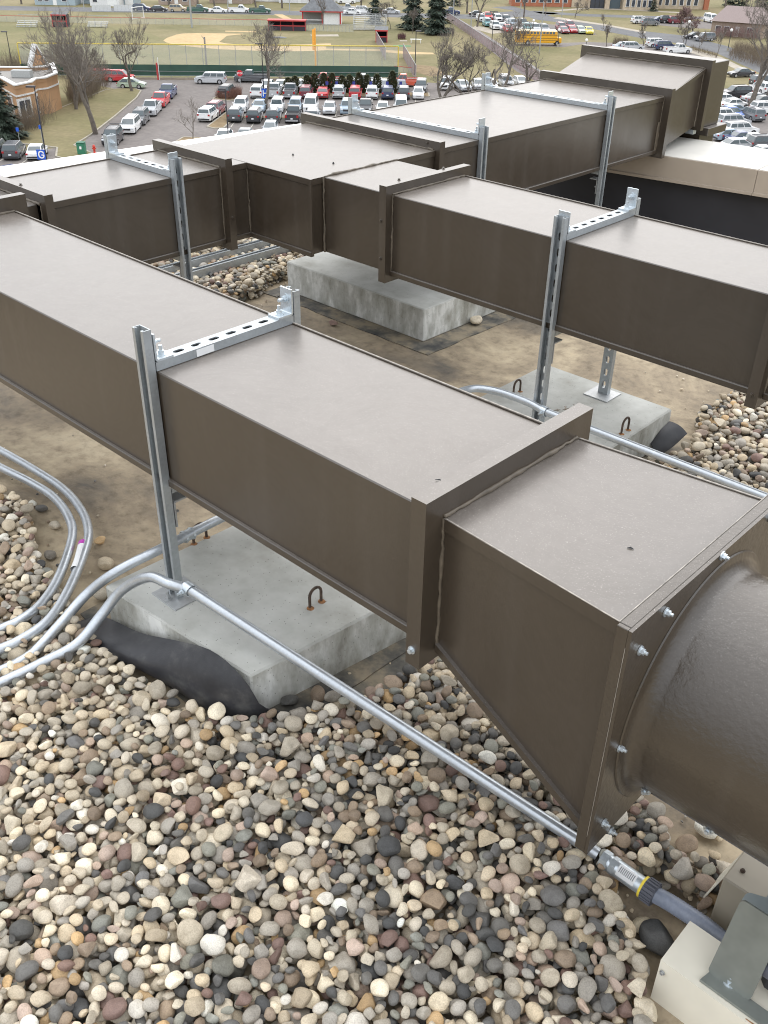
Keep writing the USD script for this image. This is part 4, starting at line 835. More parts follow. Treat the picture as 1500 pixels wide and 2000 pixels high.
sand = [(319, 79), (326, 74), (335, 71), (345, 67.5), (358, 65.5), (385, 64.5), (474, 66), (474, 67), (443, 70), (436, 76), (428, 82), (440, 84.5), (458, 86.3), (500, 87.5), (545, 88), (600, 86.5), (625, 85.3), (646, 85), (647, 88), (637, 91), (637, 95), (745, 96.5), (745, 99.5), (637, 98), (615, 99.5), (583, 100), (540, 100), (500, 99), (460, 97.5), (425, 96), (392, 93), (362, 90), (340, 87), (325, 83)]
gsheet('infield_sand', gpx(sand), 2, m_sand)
gsheet('infield_sand', gpx([(440, 60), (500, 61), (500, 63), (440, 62)]), 2, m_sand, label=None)
gsheet('infield_sand', gpx([(746, 97), (800, 101), (845, 103), (850, 106), (800, 106), (748, 102)]), 2, m_sand)
gsheet('infield_sand', gpx([(800, 125), (850, 130), (870, 145), (840, 150), (810, 140)]), 2, m_mulch)
gsheet('dirt_path', gpx([(535, 28), (552, 28), (572, 38), (600, 40), (600, 42), (562, 41)]), 2, m_sand)
gsheet('dirt_strip', [en(-54, 170), en(-54, 172.5), en(4, 176.5), en(4, 174)], 2, m_dirt)
gsheet('bleacher_pad', gpx([(605, 68), (660, 67), (662, 71), (612, 71)]), 2, m_walk)
gsheet('green_mat', gpx([(768, 88), (802, 89), (803, 91), (766, 91)]), 2, simple('green_turf_mat', (.05, .2, .09), .9))
def island(pts, mt, name='traffic_island', h=.13, k=1):
    P = Polygon([tuple(p[:2]) for p in pts]).buffer(0); P = P.buffer(.4).buffer(-.4) if P.area > 3 else P
    P = P.buffer(-.5).buffer(.5)
    ring = P.difference(P.buffer(-.22)); m = prism(ring, h); m.apply_translation((0, 0, GZ + .004 * k)); solo('kerb', m, m_kerb, kind='structure')
    q = P.buffer(-.221); m = prism(q, h - .02); m.apply_translation((0, 0, GZ + .004 * k)); solo(name, m, mt, kind='structure')
island([en(-45, 160), en(-41.5, 163), en(-39.2, 160), en(-38.5, 154), en(-38.2, 140), en(-38.2, 128), en(-38.6, 121), en(-36.6, 118.6), en(-35.0, 116.6), en(-35.6, 114.4), en(-37.6, 113.6), en(-39.2, 115), en(-40.4, 119.5), en(-47, 122), en(-49, 135)], m_lawn, 'grass_verge')
island([en(-23.2, 147.2), en(-22.0, 148), en(-21.5, 143), en(-22.1, 133), en(-23.3, 132.3), en(-24.6, 133.4)], m_mulch)
island([en(-27.5, 120), en(-26.5, 126.8), en(-23.5, 126.6), en(-21.2, 124.8), en(-22.5, 122)], m_mulch)
island([en(-21.2, 139.7), en(-21.2, 141.0), en(24, 142.2), en(24, 140.6)], m_mulch)
island([en(-18.5, 157.4), en(-18.5, 161.2), en(6, 163.0), en(6, 159.2)], m_mulch)
island([en(-27.2, 154), en(-26.6, 158), en(-23.2, 158.4), en(-22.4, 154.4), en(-24.5, 152.6)], m_mulch)
lines = []
for e in np.arange(-21.4, 20, 2.7):
    for a, b in ((133.8, 139.5), (142.4, 147.6)): lines.append((e, a, b))
for e in np.arange(-20.8, 8, 2.72): lines.append((e, 151.6, 157.2))
for e in (-47.6, -44.8, -42.0): lines.append((e, 111.6, 116.8))
for e, a, b in lines:
    c_ = [en(e - .06, a), en(e + .06, a), en(e + .06, b), en(e - .06, b)]; gsheet('parking_line', c_, 3, m_line)

# ------------------------------------------------------------------ cars
def carpaint(n, c, r=.3): return simple('car_paint_' + n, c, r, var=.03, coat=.6)
PAINT = {'white': (.72, .72, .71), 'silver': (.42, .43, .44), 'grey': (.16, .165, .175), 'dark grey': (.06, .063, .068), 'black': (.018, .018, .021), 'red': (.40, .025, .03), 'maroon': (.13, .02, .03), 'navy': (.02, .03, .075), 'blue': (.03, .09, .30),
    'pale blue': (.27, .34, .40), 'pale green': (.36, .43, .33), 'dark green': (.03, .08, .06), 'gold': (.40, .33, .22), 'orange-red': (.52, .09, .045), 'yellow': (.75, .62, .06), 'teal': (.10, .24, .25)}
PM = {k: carpaint(k.replace(' ', '_').replace('-', '_'), c) for k, c in PAINT.items()}
m_cglass = simple('car_glass', (.035, .05, .055), .08, spec=.9); m_tyre = simple('tyre_rubber', (.02, .02, .02), .85); m_rim = simple('wheel_rim', (.42, .42, .43), .35, metal=.6)
m_tail = simple('tail_lamp', (.30, .012, .015), .25); m_head = simple('head_lamp', (.62, .64, .66), .2); m_plate = simple('number_plate', (.66, .67, .68), .5); m_trim = simple('black_trim', (.022, .022, .024), .6)
KIND = {  # length, width, height, belt, sill, profile extras: hood length, windscreen run, rear run, deck
    'sedan': dict(L=4.8, W=1.82, H=1.44, B=.90, hood=1.15, ws=.85, rr=.75, deck=.75), 'hatchback': dict(L=4.45, W=1.76, H=1.5, B=.92, hood=.85, ws=1.1, rr=.9, deck=.12),
    'suv': dict(L=4.7, W=1.9, H=1.74, B=1.08, hood=1.05, ws=.62, rr=.30, deck=.06), 'minivan': dict(L=5.05, W=1.96, H=1.76, B=1.05, hood=.75, ws=.95, rr=.28, deck=.05),
    'boxy wagon': dict(L=5.1, W=1.92, H=1.74, B=1.08, hood=1.2, ws=.45, rr=.15, deck=.05), 'van': dict(L=5.3, W=2.0, H=2.05, B=1.2, hood=.7, ws=.7, rr=.12, deck=.04)}
def car_proto(kind, colour, loc, rz, label, group):
    t = thing(kind.replace(' ', '_') + '_car' if kind not in ('pickup', 'van', 'minivan') else {'pickup': 'pickup_truck', 'van': 'white_van' if 0 else 'delivery_van', 'minivan': 'minivan'}[kind], label, {'pickup': 'pickup truck', 'van': 'van', 'minivan': 'minivan'}.get(kind, 'car'), loc, rz, group)
    mt = PM[colour]; P = lambda n, m, a, s=False: part(t, n, m, a, s, world=False)
    if kind == 'pickup': L, W, H, B, hood, ws, rr = 5.7, 1.98, 1.86, 1.14, 1.35, .6, .22; c1 = -.35; deck = L / 2 + c1
    else: d = KIND[kind]; L, W, H, B, hood, ws, rr, deck = d['L'], d['W'], d['H'], d['B'], d['hood'], d['ws'], d['rr'], d['deck']
    y1, y0 = L / 2, -L / 2; w = W / 2; wr = .33 if kind in ('sedan', 'hatchback') else .37; ax1, ax0 = y1 - .92, y0 + .98
    g1, g0 = y1 - hood, y0 + deck                                       # greenhouse foot: front and rear
    prof = [(y0 + .05, .28), (y0, .5), (y0 + .04, B - .08), (y0 + .14, B), (g1, B), (y1 - .25, B - .12), (y1 - .04, B - .28), (y1, .5), (y1 - .08, .26)]
    pr = Polygon(prof)
    for a in (ax0, ax1): pr = pr.difference(Point(a, wr).buffer(wr + .05, 6))
    M1 = lambda ext: xf(prism(pr, ext), np.array([0, 1., 0]), np.array([0, 0, 1.]), np.array([1., 0, 0]), (-ext / 2, 0, 0))
    low = M1(W); v = np.array(low.vertices)
    tp = np.clip((np.abs(v[:, 1]) - (L / 2 - .7)) / .7, 0, 1); v[:, 0] *= 1 - .10 * tp ** 2; v[:, 0] *= np.where(v[:, 2] > B - .2, .95, 1); low.vertices = v
    zr = H; t1, t0 = g1 - ws, g0 + rr; wb, wt = w * .94, w * .76
    gh = hull([(s * wb, y, B - .01) for s in (-1, 1) for y in (g0, g1)] + [(s * wt, y, zr - .05) for s in (-1, 1) for y in (t0, t1)] + [(s * wt * .86, y, zr) for s in (-1, 1) for y in (t0 + .15, t1 - .18)])
    ms = [low, gh]
    if kind == 'pickup':
        ms = [low, gh]; P('body', cat(ms), mt)
        P('bed', bx(-w * .82, w * .82, y0 + .10, g0 - .06, B + .001, B + .004), m_trim)
        for s in (-1, 1): P('bed_rail', bx(*sorted((s * w * .93, s * w * .82)), y0 + .06, g0 - .02, B + .002, B + .09), mt)
        P('tailgate', bx(-w * .82, w * .82, y0 + .03, y0 + .10, B - .3, B + .09), mt)
    else: P('body', cat(ms), mt)
    def pane(n, q, nn, o=.012):
        q = np.array(q, float); c = q.mean(0); nn = np.array(nn, float); nn /= np.linalg.norm(nn); P(n, hull(np.vstack([q + nn * o, q - nn * .01])), m_cglass)
    def lerp(a, b, k): return np.array(a) * (1 - k) + np.array(b) * k
    for nm, yb, yt, sg in (('windscreen', g1, t1, 1), ('rear_window', g0, t0, -1)):
        b0, b1, u0, u1 = (-wb, yb, B), (wb, yb, B), (-wt, yt, zr - .05), (wt, yt, zr - .05)
        lo_, hi_ = (.12, .94) if sg > 0 else (.2, .9)
        q = [lerp(lerp(b0, u0, lo_), lerp(b1, u1, lo_), k) for k in (.06, .94)] + [lerp(lerp(b0, u0, hi_), lerp(b1, u1, hi_), k) for k in (.94, .06)]
        pane(nm, q, (0, sg * (zr - B), abs(yb - yt)))
    for s in (-1, 1):
        cuts = ((.07, .47), (.52, .93)) if kind in ('sedan', 'hatchback', 'pickup') else ((.06, .34), (.37, .64), (.67, .95))
        for a, b in cuts:
            q = []
            for k, vv_ in ((a, .14), (b, .14), (b, .9), (a, .9)):
                bb = lerp((s * wb, g1, B), (s * wb, g0, B), k); tt = lerp((s * wt, t1, zr - .05), (s * wt, t0, zr - .05), k); q.append(lerp(bb, tt, vv_))
            pane('side_window', q, (s * (zr - B), 0, wb - wt))
        for a in (ax0, ax1):
            wh = trimesh.creation.cylinder(wr, .22, sections=18); wh = xf(wh, np.array([0, 0, 1.]), np.array([0, 1., 0]), np.array([-1., 0, 0]), (s * (w - .11), a, wr)); k = P('wheel', wh, m_tyre)
            rm = trimesh.creation.cylinder(wr * .62, .02, sections=14); part(k, 'rim', xf(rm, np.array([0, 0, 1.]), np.array([0, 1., 0]), np.array([-1., 0, 0]), (s * (w + .006), a, wr)), m_rim, world=False)
        P('headlight', bx(*sorted((s * w * .55, s * w * .88)), y1 - .14, y1 + .012, B - .36, B - .20, .02), m_head)
        P('taillight', bx(*sorted((s * w * .66, s * w * .92)), y0 - .012, y0 + .12, B - .22 if kind != 'pickup' else B - .34, B - .02, .02), m_tail)
        P('mirror', bx(*sorted((s * w * .95, s * (w * .95 + .2))), g1 - .45, g1 - .33, B - .02, B + .14, .03), mt)
    P('grille', bx(-w * .5, w * .5, y1 - .05, y1 + .014, .55, B - .26, .01), m_trim)
    P('rear_bumper', bx(-w * .86, w * .86, y0 - .03, y0 + .08, .36, .52, .02), m_trim if kind != 'pickup' else m_rim)
    P('number_plate', bx(-.16, .16, y0 - .038, y0 - .02, .62, .78), m_plate)
    if kind in ('suv', 'minivan'):
        for s in (-1, 1): P('roof_rail', bx(*sorted((s * wt * .84, s * wt * .90)), t0 + .2, t1 - .3, zr - .01, zr + .035), m_trim)
    return t
_first = {}
def car(kind, colour, px, py, head, where, group, jit=0.0, c=None, own=False):
    p = gp(px, py) if c is None else en(*c); nm = {'pickup': 'pickup truck', 'suv': 'SUV', 'van': 'van'}.get(kind, kind)
    L = 5.7 if kind == 'pickup' else KIND[kind]['L']
    if c is None and head in ('N', 'S'): p = p + np.array([*(N2 * L / 2), 0])                  # the picture point is the near bumper
    rz = {'N': HN, 'S': HS, 'E': HE, 'W': HW}[head] + jit if isinstance(head, str) else BASE + head
    p[2] = GZ + .008; label = f'{colour} {nm} {where}'
    if own: return car_proto(kind, colour, p, rz, label, group)
    if (kind, colour) in _first: return copy_thing(_first[(kind, colour)], p, rz, label, group)
    o = car_proto(kind, colour, p, rz, label, group); _first[(kind, colour)] = o; return o
ORD = ['first', 'second', 'third', 'fourth', 'fifth', 'sixth', 'seventh', 'eighth', 'ninth', 'tenth', 'eleventh', 'twelfth']
def row(spec, head, phrase, group, jit=.015):
    rg = random.Random(len(spec) * 7 + len(phrase))
    for i, (k, c_, px, py) in enumerate(spec): car(k, c_, px, py, head, f'{ORD[i]} from left in the {phrase}', group, rg.uniform(-jit, jit))
row([('suv', 'dark grey', 456, 241), ('suv', 'black', 494, 243), ('suv', 'dark grey', 531, 243), ('pickup', 'black', 570, 243), ('suv', 'grey', 609, 244)], 'N', 'nearest parking row', 'cars of the nearest parking row')
row([('suv', 'white', 467, 222), ('sedan', 'pale blue', 504, 222), ('suv', 'white', 539, 223), ('suv', 'pale blue', 575, 223), ('van', 'white', 605, 224), ('sedan', 'silver', 642, 226), ('suv', 'pale blue', 677, 226), ('pickup', 'black', 713, 226), ('sedan', 'white', 747, 226), ('van', 'white', 783, 227)], 'S', 'parking row that faces the roof', 'cars facing the roof')
row([('suv', 'white', 500, 194), ('pickup', 'silver', 532, 194), ('pickup', 'grey', 564, 195), ('suv', 'maroon', 596, 195), ('sedan', 'red', 629, 195), ('suv', 'silver', 661, 195), ('suv', 'red', 693, 196), ('suv', 'white', 726, 196), ('suv', 'navy', 757, 196), ('suv', 'dark grey', 788, 196)], 'N', 'row in front of the clipped evergreens', 'cars in front of the clipped evergreens')
car('hatchback', 'white', 817, 196, 'S', 'facing the roof at the right end of the evergreen row', 'cars in front of the clipped evergreens')
row([('hatchback', 'white', 520, 181), ('sedan', 'white', 546, 180), ('sedan', 'white', 590, 179.5), ('hatchback', 'white', 623, 179.5), ('sedan', 'silver', 658, 179.6), ('hatchback', 'white', 692, 179.8), ('sedan', 'white', 727, 180), ('hatchback', 'silver', 752, 180), ('sedan', 'navy', 783, 180)], 'S', "row half hidden by clipped evergreens", 'cars behind the clipped evergreens')
for i, (k, c_, px, py, w_) in enumerate([('suv', 'black', 212, 287, 'at the near end of the file parked along the grass verge, tailgate up'), ('minivan', 'white', 247, 264, 'second nearest in the file along the grass verge'), ('suv', 'dark grey', 267, 247, 'third nearest in the file along the grass verge'),
        ('pickup', 'silver', 289, 229, 'fourth nearest in the file along the grass verge'), ('pickup', 'red', 307, 212, 'fifth nearest in the file along the grass verge'), ('pickup', 'navy', 322, 195, 'at the far end of the file along the grass verge')]):
    o = car(k, c_, px, py, 'S', w_, 'cars along the grass verge', .03, own=i == 0)
    if i == 0:
        h_ = xf(bx(-.75, .75, -1.15, .0, -.03, .03, .02), np.array([1, 0, 0.]), np.array([0, .96, .28]), np.array([0, -.28, .96]), (0, -2.1, 1.86)); part(o, 'raised_tailgate', h_, PM['dark grey'], world=False)
car('suv', 'dark grey', 30, 306, .12, 'with a pale roof rack, beside the white sedan at the left', 'cars in the left lot'); car('sedan', 'white', 74, 306, .14, 'behind the tall lamp post with the letter G', 'cars in the left lot')
car('suv', 'black', -4, 302, .12, 'cut off by the left edge of the picture', 'cars in the left lot'); car('hatchback', 'navy', 20, 350, .9, 'half hidden by the white coping at the far left', 'cars in the left lot')
car('sedan', 'red', 55, 352, .5, 'almost wholly hidden behind the white coping', 'cars in the left lot')
car('hatchback', 'pale green', 258, 172, 'E', 'parked side-on by the bare trunk at the end of the verge', None); car('boxy wagon', 'silver', 412, 163, 'W', 'with white wheels parked side-on below the green fence', None)
car('pickup', 'dark grey', 492, 160, 'W', 'parked side-on behind the red octagonal sign', None); car('suv', 'black', 440, 193, 'N', 'driving off past the shrub bed on the aisle', None, -.1)
car('suv', 'white', 402, 240, 'N', 'parked by the small traffic island, nearer of two', None, -.12); car('suv', 'maroon', 418, 228, 'N', 'parked by the small traffic island, farther of two', None, -.12)
car('sedan', 'white', 433, 285, 'S', 'peeping over the duct beside the dark lamp post', 'cars peeping over the duct'); car('sedan', 'grey', 474, 283, 'S', 'peeping over the duct, right of the dark lamp post', 'cars peeping over the duct'); car('hatchback', 'silver', 525, 268, 'S', 'peeping over the duct below the black pickup', 'cars peeping over the duct')
car('pickup', 'red', 637, 166, 'W', 'parked side-on below the fence, left of the white one', 'trucks below the green fence'); car('pickup', 'white', 712, 168, 'W', 'parked side-on below the fence in the middle', 'trucks below the green fence'); car('pickup', 'orange-red', 792, 168, 'W', 'at the right end of the green fence', 'trucks below the green fence')
car('minivan', 'red', 205, 158, 'E', 'behind the bare branches left of the green fence, left of two', None); car('suv', 'red', 235, 159, 'E', 'behind the bare branches left of the green fence, right of two', None)
row([('suv', 'dark grey', 823, 183), ('suv', 'white', 872, 178), ('sedan', 'silver', 905, 180), ('hatchback', 'silver', 935, 178), ('sedan', 'white', 962, 178), ('suv', 'silver', 990, 174), ('hatchback', 'white', 1018, 172)], 'S', 'row under bare trees above the far duct', 'cars under the bare trees', .3)
# lot at the right edge
R_ = [('suv', 'black', 1436, 190, 'W', 'standing across the lot entry left of the thick trunk'), ('sedan', 'white', 1432, 212, 'E', 'in front of the black one left of the thick trunk'), ('hatchback', 'pale blue', 1434, 224, 'E', 'just nearer than the white one left of the thick trunk'), ('hatchback', 'blue', 1436, 236, 'S', 'bright, in the middle of the right lot'),
    ('suv', 'grey', 1476, 240, 'N', 'with red lamps, right of the bright blue one'), ('suv', 'white', 1494, 222, 'E', 'at the right edge behind the grey one'), ('suv', 'silver', 1430, 248, 'E', 'long-roofed, nearest the duct end box'), ('suv', 'white', 1444, 264, 'E', 'with four dark side windows, below the silver one'),
    ('hatchback', 'pale blue', 1424, 274, 'E', 'tucked behind the parapet next to the end box'), ('sedan', 'navy', 1448, 279, 'E', 'low behind the parapet, between two pale cars'), ('sedan', 'white', 1474, 283, 'E', 'low behind the parapet towards the right edge'), ('hatchback', 'silver', 1440, 294, 'E', 'cut by the parapet below the navy one'), ('suv', 'dark grey', 1492, 292, 'E', 'cut by the right edge above the parapet'), ('sedan', 'white', 1492, 308, 'E', 'lowest at the right edge above the parapet'),
    ('suv', 'white', 1494, 186, 'N', 'slanting behind the thick trunk at the right edge'), ('sedan', 'silver', 1476, 200, 'E', 'right of the thick trunk'), ('sedan', 'dark grey', 1492, 206, 'E', 'between the silver and white ones at the right edge'), ('sedan', 'black', 1446, 150, 'W', 'alone on the pale drive behind the branches'), ('suv', 'dark grey', 1490, 168, 'E', 'in shade behind the thick trunk'), ('sedan', 'white', 1413, 202, 'E', 'peeping out beside the end box'), ('suv', 'white', 1410, 236, 'E', 'mostly hidden by the end box')]
for k, c_, px, py, hd, w_ in R_: car(k, c_, px, py, hd, w_, 'cars in the right lot', .25)
# street and school lots, far off
ST = [('suv', 'navy', 277, 22, 'E'), ('hatchback', 'black', 311, 23, 'E'), ('suv', 'gold', 348, 23, 'E'), ('pickup', 'dark green', 387, 24, 'E'), ('sedan', 'white', 426, 25, 'E'), ('pickup', 'white', 468, 25, 'E'), ('pickup', 'dark green', 508, 26, 'E'), ('pickup', 'silver', 676, 22, 'E'), ('sedan', 'white', 688, 28, 'E'), ('suv', 'white', 710, 26, 'E'), ('sedan', 'silver', 764, 27, 'E'), ('pickup', 'navy', 877, 29, 'E'), ('sedan', 'black', 933, 32, 'E'), ('van', 'white', 677, 7, 'E'), ('sedan', 'white', 570, 5, 'E')]
for i, (k, c_, px, py, hd) in enumerate(ST): car(k, c_, px, py, hd, ('number ' + str(i + 1) + ' from the left ' if 0 else ORD[min(i, 11)] + ' along the far street counted from the left' if i < 12 else ['on the street beside the driveway fence', 'in front of a far white house', 'by the far trunk above the brown dugout'][i - 12]), 'cars on the far street', .03)
SC = [('suv', 'silver', 940, 44, 'S', 'leftmost by the trunk'), ('pickup', 'red', 953, 41, 'S', 'rear, left of the double lamp'), ('suv', 'teal', 953, 53, 'S', 'left of the double lamp'), ('suv', 'white', 973, 44, 'S', 'rear, right of the double lamp'), ('suv', 'white', 968, 59, 'S', 'front, right of the double lamp'), ('suv', 'black', 990, 46, 'S', 'rear, near the road bend'), ('sedan', 'white', 982, 60, 'S', 'front, second past the double lamp'), ('hatchback', 'red', 993, 64, 'S', 'front, above the bus nose'),
      ('sedan', 'silver', 996, 52, 'S', 'middle of the cluster'), ('suv', 'pale blue', 1003, 54, 'S', 'right of the middle of the cluster'), ('suv', 'black', 1022, 54, 'S', 'behind the bus, by the pole'), ('sedan', 'white', 1013, 62, 'S', 'just above the bus roof, left'), ('suv', 'teal', 1030, 63, 'S', 'just above the bus roof, middle'), ('suv', 'silver', 1047, 64, 'S', 'just above the bus roof, right of the pole'), ('suv', 'grey', 1064, 65, 'S', 'just above the bus roof, right'),
      ('suv', 'maroon', 1098, 62, 'S', 'farther, right of the bus'), ('sedan', 'red', 1119, 66, 'S', 'with open space before it, right of the bus'), ('sedan', 'maroon', 1103, 67, 'S', 'first right of the bus'), ('suv', 'maroon', 1114, 58, 'S', 'farthest, right of the bus'), ('hatchback', 'pale green', 1136, 67, 'S', 'beside the yellow one')]
for k, c_, px, py, hd, w_ in SC: car(k, c_, px, py, hd, w_ + ' in the school lot', 'cars in the school lot', .12)
car('sedan', 'yellow', 1152, 68, 'S', 'at the end of the row right of the bus', None)
for k, c_, px, py, hd, w_ in [('suv', 'white', 1282, 92, 'E', 'leftmost of three by the white pickup'), ('suv', 'navy', 1298, 97, 'E', 'between the white ones above the end flange'), ('pickup', 'white', 1322, 104, 'E', 'above the end flange of the duct'), ('sedan', 'pale blue', 1217, 97, 'E', 'peeping over the highest flange, left of two'), ('suv', 'silver', 1234, 99, 'E', 'peeping over the highest flange, right of two'),
        ('suv', 'white', 1250, 46, 'E', 'leftmost before the school'), ('suv', 'grey', 1268, 50, 'E', 'front, before the school'), ('sedan', 'navy', 1290, 44, 'E', 'third before the school'), ('suv', 'black', 1304, 45, 'E', 'fourth before the school'), ('suv', 'maroon', 1320, 46, 'E', 'rightmost before the school, by the red twigs'),
        ('sedan', 'black', 1355, 76, 'W', 'on the curving road by the globe lamp'), ('suv', 'grey', 1375, 80, 'W', 'on the curving road behind the black sedan'), ('van', 'white', 1393, 46, 'S', 'parked beyond the reddish trees')]:
    car(k, c_, px, py, hd, w_, None, .2)
# school bus
t = thing('school_bus', 'yellow school bus parked side-on beside the far drive', 'bus', gp(1050, 88) + [0, 0, .01], HE); m_bus = simple('bus_yellow', (.66, .33, .02), .4); m_busroof = simple('pale_bus_roof', (.72, .62, .40), .4)
Pb = lambda n, m, a: part(t, n, m, a, world=False); LB = 4.9
Pb('body', bx(-1.2, 1.2, -LB, LB - 1.0, .55, 2.2, .06), m_bus); Pb('upper_body', hull([(s * 1.2, y, 2.2) for s in (-1, 1) for y in (-LB, LB - 1.0)] + [(s * 1.1, y, 2.75) for s in (-1, 1) for y in (-LB, LB - 1.1)]), m_bus)
Pb('roof', hull([(s * 1.12, y, 2.751) for s in (-1, 1) for y in (-LB, LB - 1.1)] + [(s * .6, y, 3.0) for s in (-1, 1) for y in (-LB + .1, LB - 1.3)]), m_busroof); Pb('bonnet', bx(-.95, .95, LB - 1.0, LB, .5, 1.55, .12), m_bus)
for s in (-1, 1):
    for k in range(12): y = -LB + .25 + k * .68; Pb('window', hull([(s * 1.205, y, 2.25), (s * 1.205, y + .5, 2.25), (s * 1.125, y, 2.66), (s * 1.125, y + .5, 2.66), (s * 1.18, y, 2.25), (s * 1.18, y + .5, 2.25)]), m_cglass)
    for z in (1.0, 1.4, 1.95): Pb('black_stripe', bx(*sorted((s * 1.2, s * 1.215)), -LB + .05, LB - 1.05, z, z + .07), m_trim)
    for y in (-LB + 2.6, LB - .95): k = Pb('wheel', xf(trimesh.creation.cylinder(.5, .3, sections=18), np.array([0, 0, 1.]), np.array([0, 1., 0]), np.array([-1., 0, 0]), (s * 1.1, y, .5)), m_tyre); part(k, 'rim', xf(trimesh.creation.cylinder(.25, .02, sections=12), np.array([0, 0, 1.]), np.array([0, 1., 0]), np.array([-1., 0, 0]), (s * 1.262, y, .5)), m_rim, world=False)
Pb('windscreen', bx(-1.0, 1.0, LB - 1.01, LB - .985, 1.6, 2.55), m_cglass)

# ------------------------------------------------------------------ trees and bushes
def branches(rg, p, d, L, r, lev, out, droop=0.0, spread=.55, kids=(3, 5), curl=.25, minr=.012):
    n = 4 if lev > 1 else 3; pts = [p]; q = p; dd = d
    for i in range(n):
        dd = dd + rg.normal(0, curl, 3) * .45 + np.array([0, 0, .07 - droop]); dd = dd / np.linalg.norm(dd); q = q + dd * L / n; pts.append(q)
    rad = np.linspace(r, r * .5, len(pts)); out.setdefault(lev, []).append((pts, rad))
    if lev == 0: return
    for k in range(rg.integers(*kids)):
        t = rg.uniform(.35, 1.0) if k else 1.0; i = min(n - 1, int(t * n)); b = pts[i] + (pts[i + 1] - pts[i]) * (t * n - i if t < 1 else 1)
        nd = dd + rg.normal(0, spread, 3); nd[2] += .12; nd /= np.linalg.norm(nd)
        branches(rg, b, nd, L * rg.uniform(.55, .78), max(minr, r * (.62 if t < 1 else .55) * rg.uniform(.75, 1)), lev - 1, out, droop, spread, kids, curl, minr)
def sticks(lst, sides):
    """Thin tapered tubes along many polylines, as one mesh."""
    V, F, o = [], [], 0
    ang = np.arange(sides) * 2 * np.pi / sides; ca, sa = np.cos(ang)[:, None], np.sin(ang)[:, None]
    for n in sorted({len(q[0]) for q in lst}):
        P = np.array([q[0] for q in lst if len(q[0]) == n], float); R = np.array([q[1] for q in lst if len(q[0]) == n], float); m = len(P)
        d = P[:, -1] - P[:, 0]; d /= np.linalg.norm(d, axis=1, keepdims=True) + 1e-9
        h = np.where(np.abs(d[:, 2:]) < .8, [.3, .1, 1.0], [1., .2, 0]); a = np.cross(d, h); a /= np.linalg.norm(a, axis=1, keepdims=True); b = np.cross(d, a)
        V.append((P[:, :, None] + R[:, :, None, None] * (ca * a[:, None, None] + sa * b[:, None, None])).reshape(-1, 3))
        i, j = np.meshgrid(np.arange(n - 1), np.arange(sides), indexing='ij'); j2 = (j + 1) % sides
        q = np.stack([i * sides + j, i * sides + j2, (i + 1) * sides + j2, (i + 1) * sides + j], -1).reshape(-1, 4)
        F.append((q[None] + (np.arange(m) * n * sides)[:, None, None]).reshape(-1, 4) + o); o += m * n * sides
    return tm(np.vstack(V), np.vstack(F))
def bare_tree(px, py, h, label, seed, trunk=.16, lev=5, spread=.55, lean=(0, 0), group=None, tw=None, tr=None, stems=1, kids=(3, 5), curl=.25, minr=None):
    p = gp(px, py); rg = np.random.default_rng(seed); out = {}
    r0 = tr or h * .022; L0 = h * (trunk + .12)
    for s in range(stems):
        d = np.array([lean[0] + (rg.normal(0, .22) if stems > 1 else 0), lean[1] + (rg.normal(0, .22) if stems > 1 else 0), 1.0]); d /= np.linalg.norm(d)
        branches(rg, p + [rg.normal(0, .15) if stems > 1 else 0, 0, 0], d, L0, r0, lev, out, 0, spread, kids, curl, minr or max(.012, np.linalg.norm(p) * .00011))
    t = thing('bare_tree', label, 'tree', p, 0, group); allv = np.vstack([np.vstack(x[0]) for v in out.values() for x in v]); k = h / (allv[:, 2].max() - p[2])
    sc = lambda l: [(np.array([p + (np.asarray(q) - p) * k for q in pts]), rad) for pts, rad in l]
    part(t, 'trunk', sticks(sc(out[lev]), 8), m_bark, 50)
    for b in sc(out[lev - 1])[:40]: part(t, 'bough', sticks([b], 6), m_bark, 50)
    part(t, 'crown', sticks(sc([x for l in range(lev - 1) for x in out[l]]), 3), tw or m_twig).SetCustomDataByKey('kind', 'stuff')
    return t
bare_tree(187, 262, 15.5, 'tall bare tree with spreading crown on the grass verge at the left', 3, .22, 6, .42, kids=(3, 5))
bare_tree(258, 179, 11.5, 'bare tree behind the pale green hatchback', 5, .2, 6, .45)
bare_tree(150, 215, 11.0, 'bare tree rising from the thicket beside the orange building', 7, .12, 6, .5, stems=2)
bare_tree(378, 277, 5.4, 'small young bare tree on the near traffic island', 9, .22, 4, .45, tr=.07)
bare_tree(519, 216, 11.8, 'wide bare tree standing between the parking rows by the letter H sign', 12, .14, 6, .6)
bare_tree(862, 200, 11.5, 'upright bare tree left of the galvanized post above the far duct', 15, .12, 6, .4, stems=2)
bare_tree(915, 200, 8.5, 'low twiggy bare tree, a haze of fine twigs, above the far duct', 18, .1, 6, .62, stems=2, minr=.02)
bare_tree(984, 180, 12.0, 'bare tree with a straight trunk between the two far frames', 21, .22, 6, .5)
bare_tree(1012, 215, 10.5, 'gnarled old tree with thick crooked boughs behind the far flange', 25, .1, 5, .85, tr=.42, curl=.55, minr=.035, lean=(.25, .3))
bare_tree(960, 205, 8.5, 'crooked bare tree leaning out behind the far frame', 27, .1, 5, .8, tr=.3, curl=.5, lean=(-.2, -.1))
bare_tree(1462, 214, 17.5, 'thick-trunked bare tree in the lot at the right edge', 30, .2, 6, .5, tr=.46)
bare_tree(1497, 200, 14.5, 'second bare trunk cut by the right edge of the picture', 33, .25, 6, .5, tr=.3)
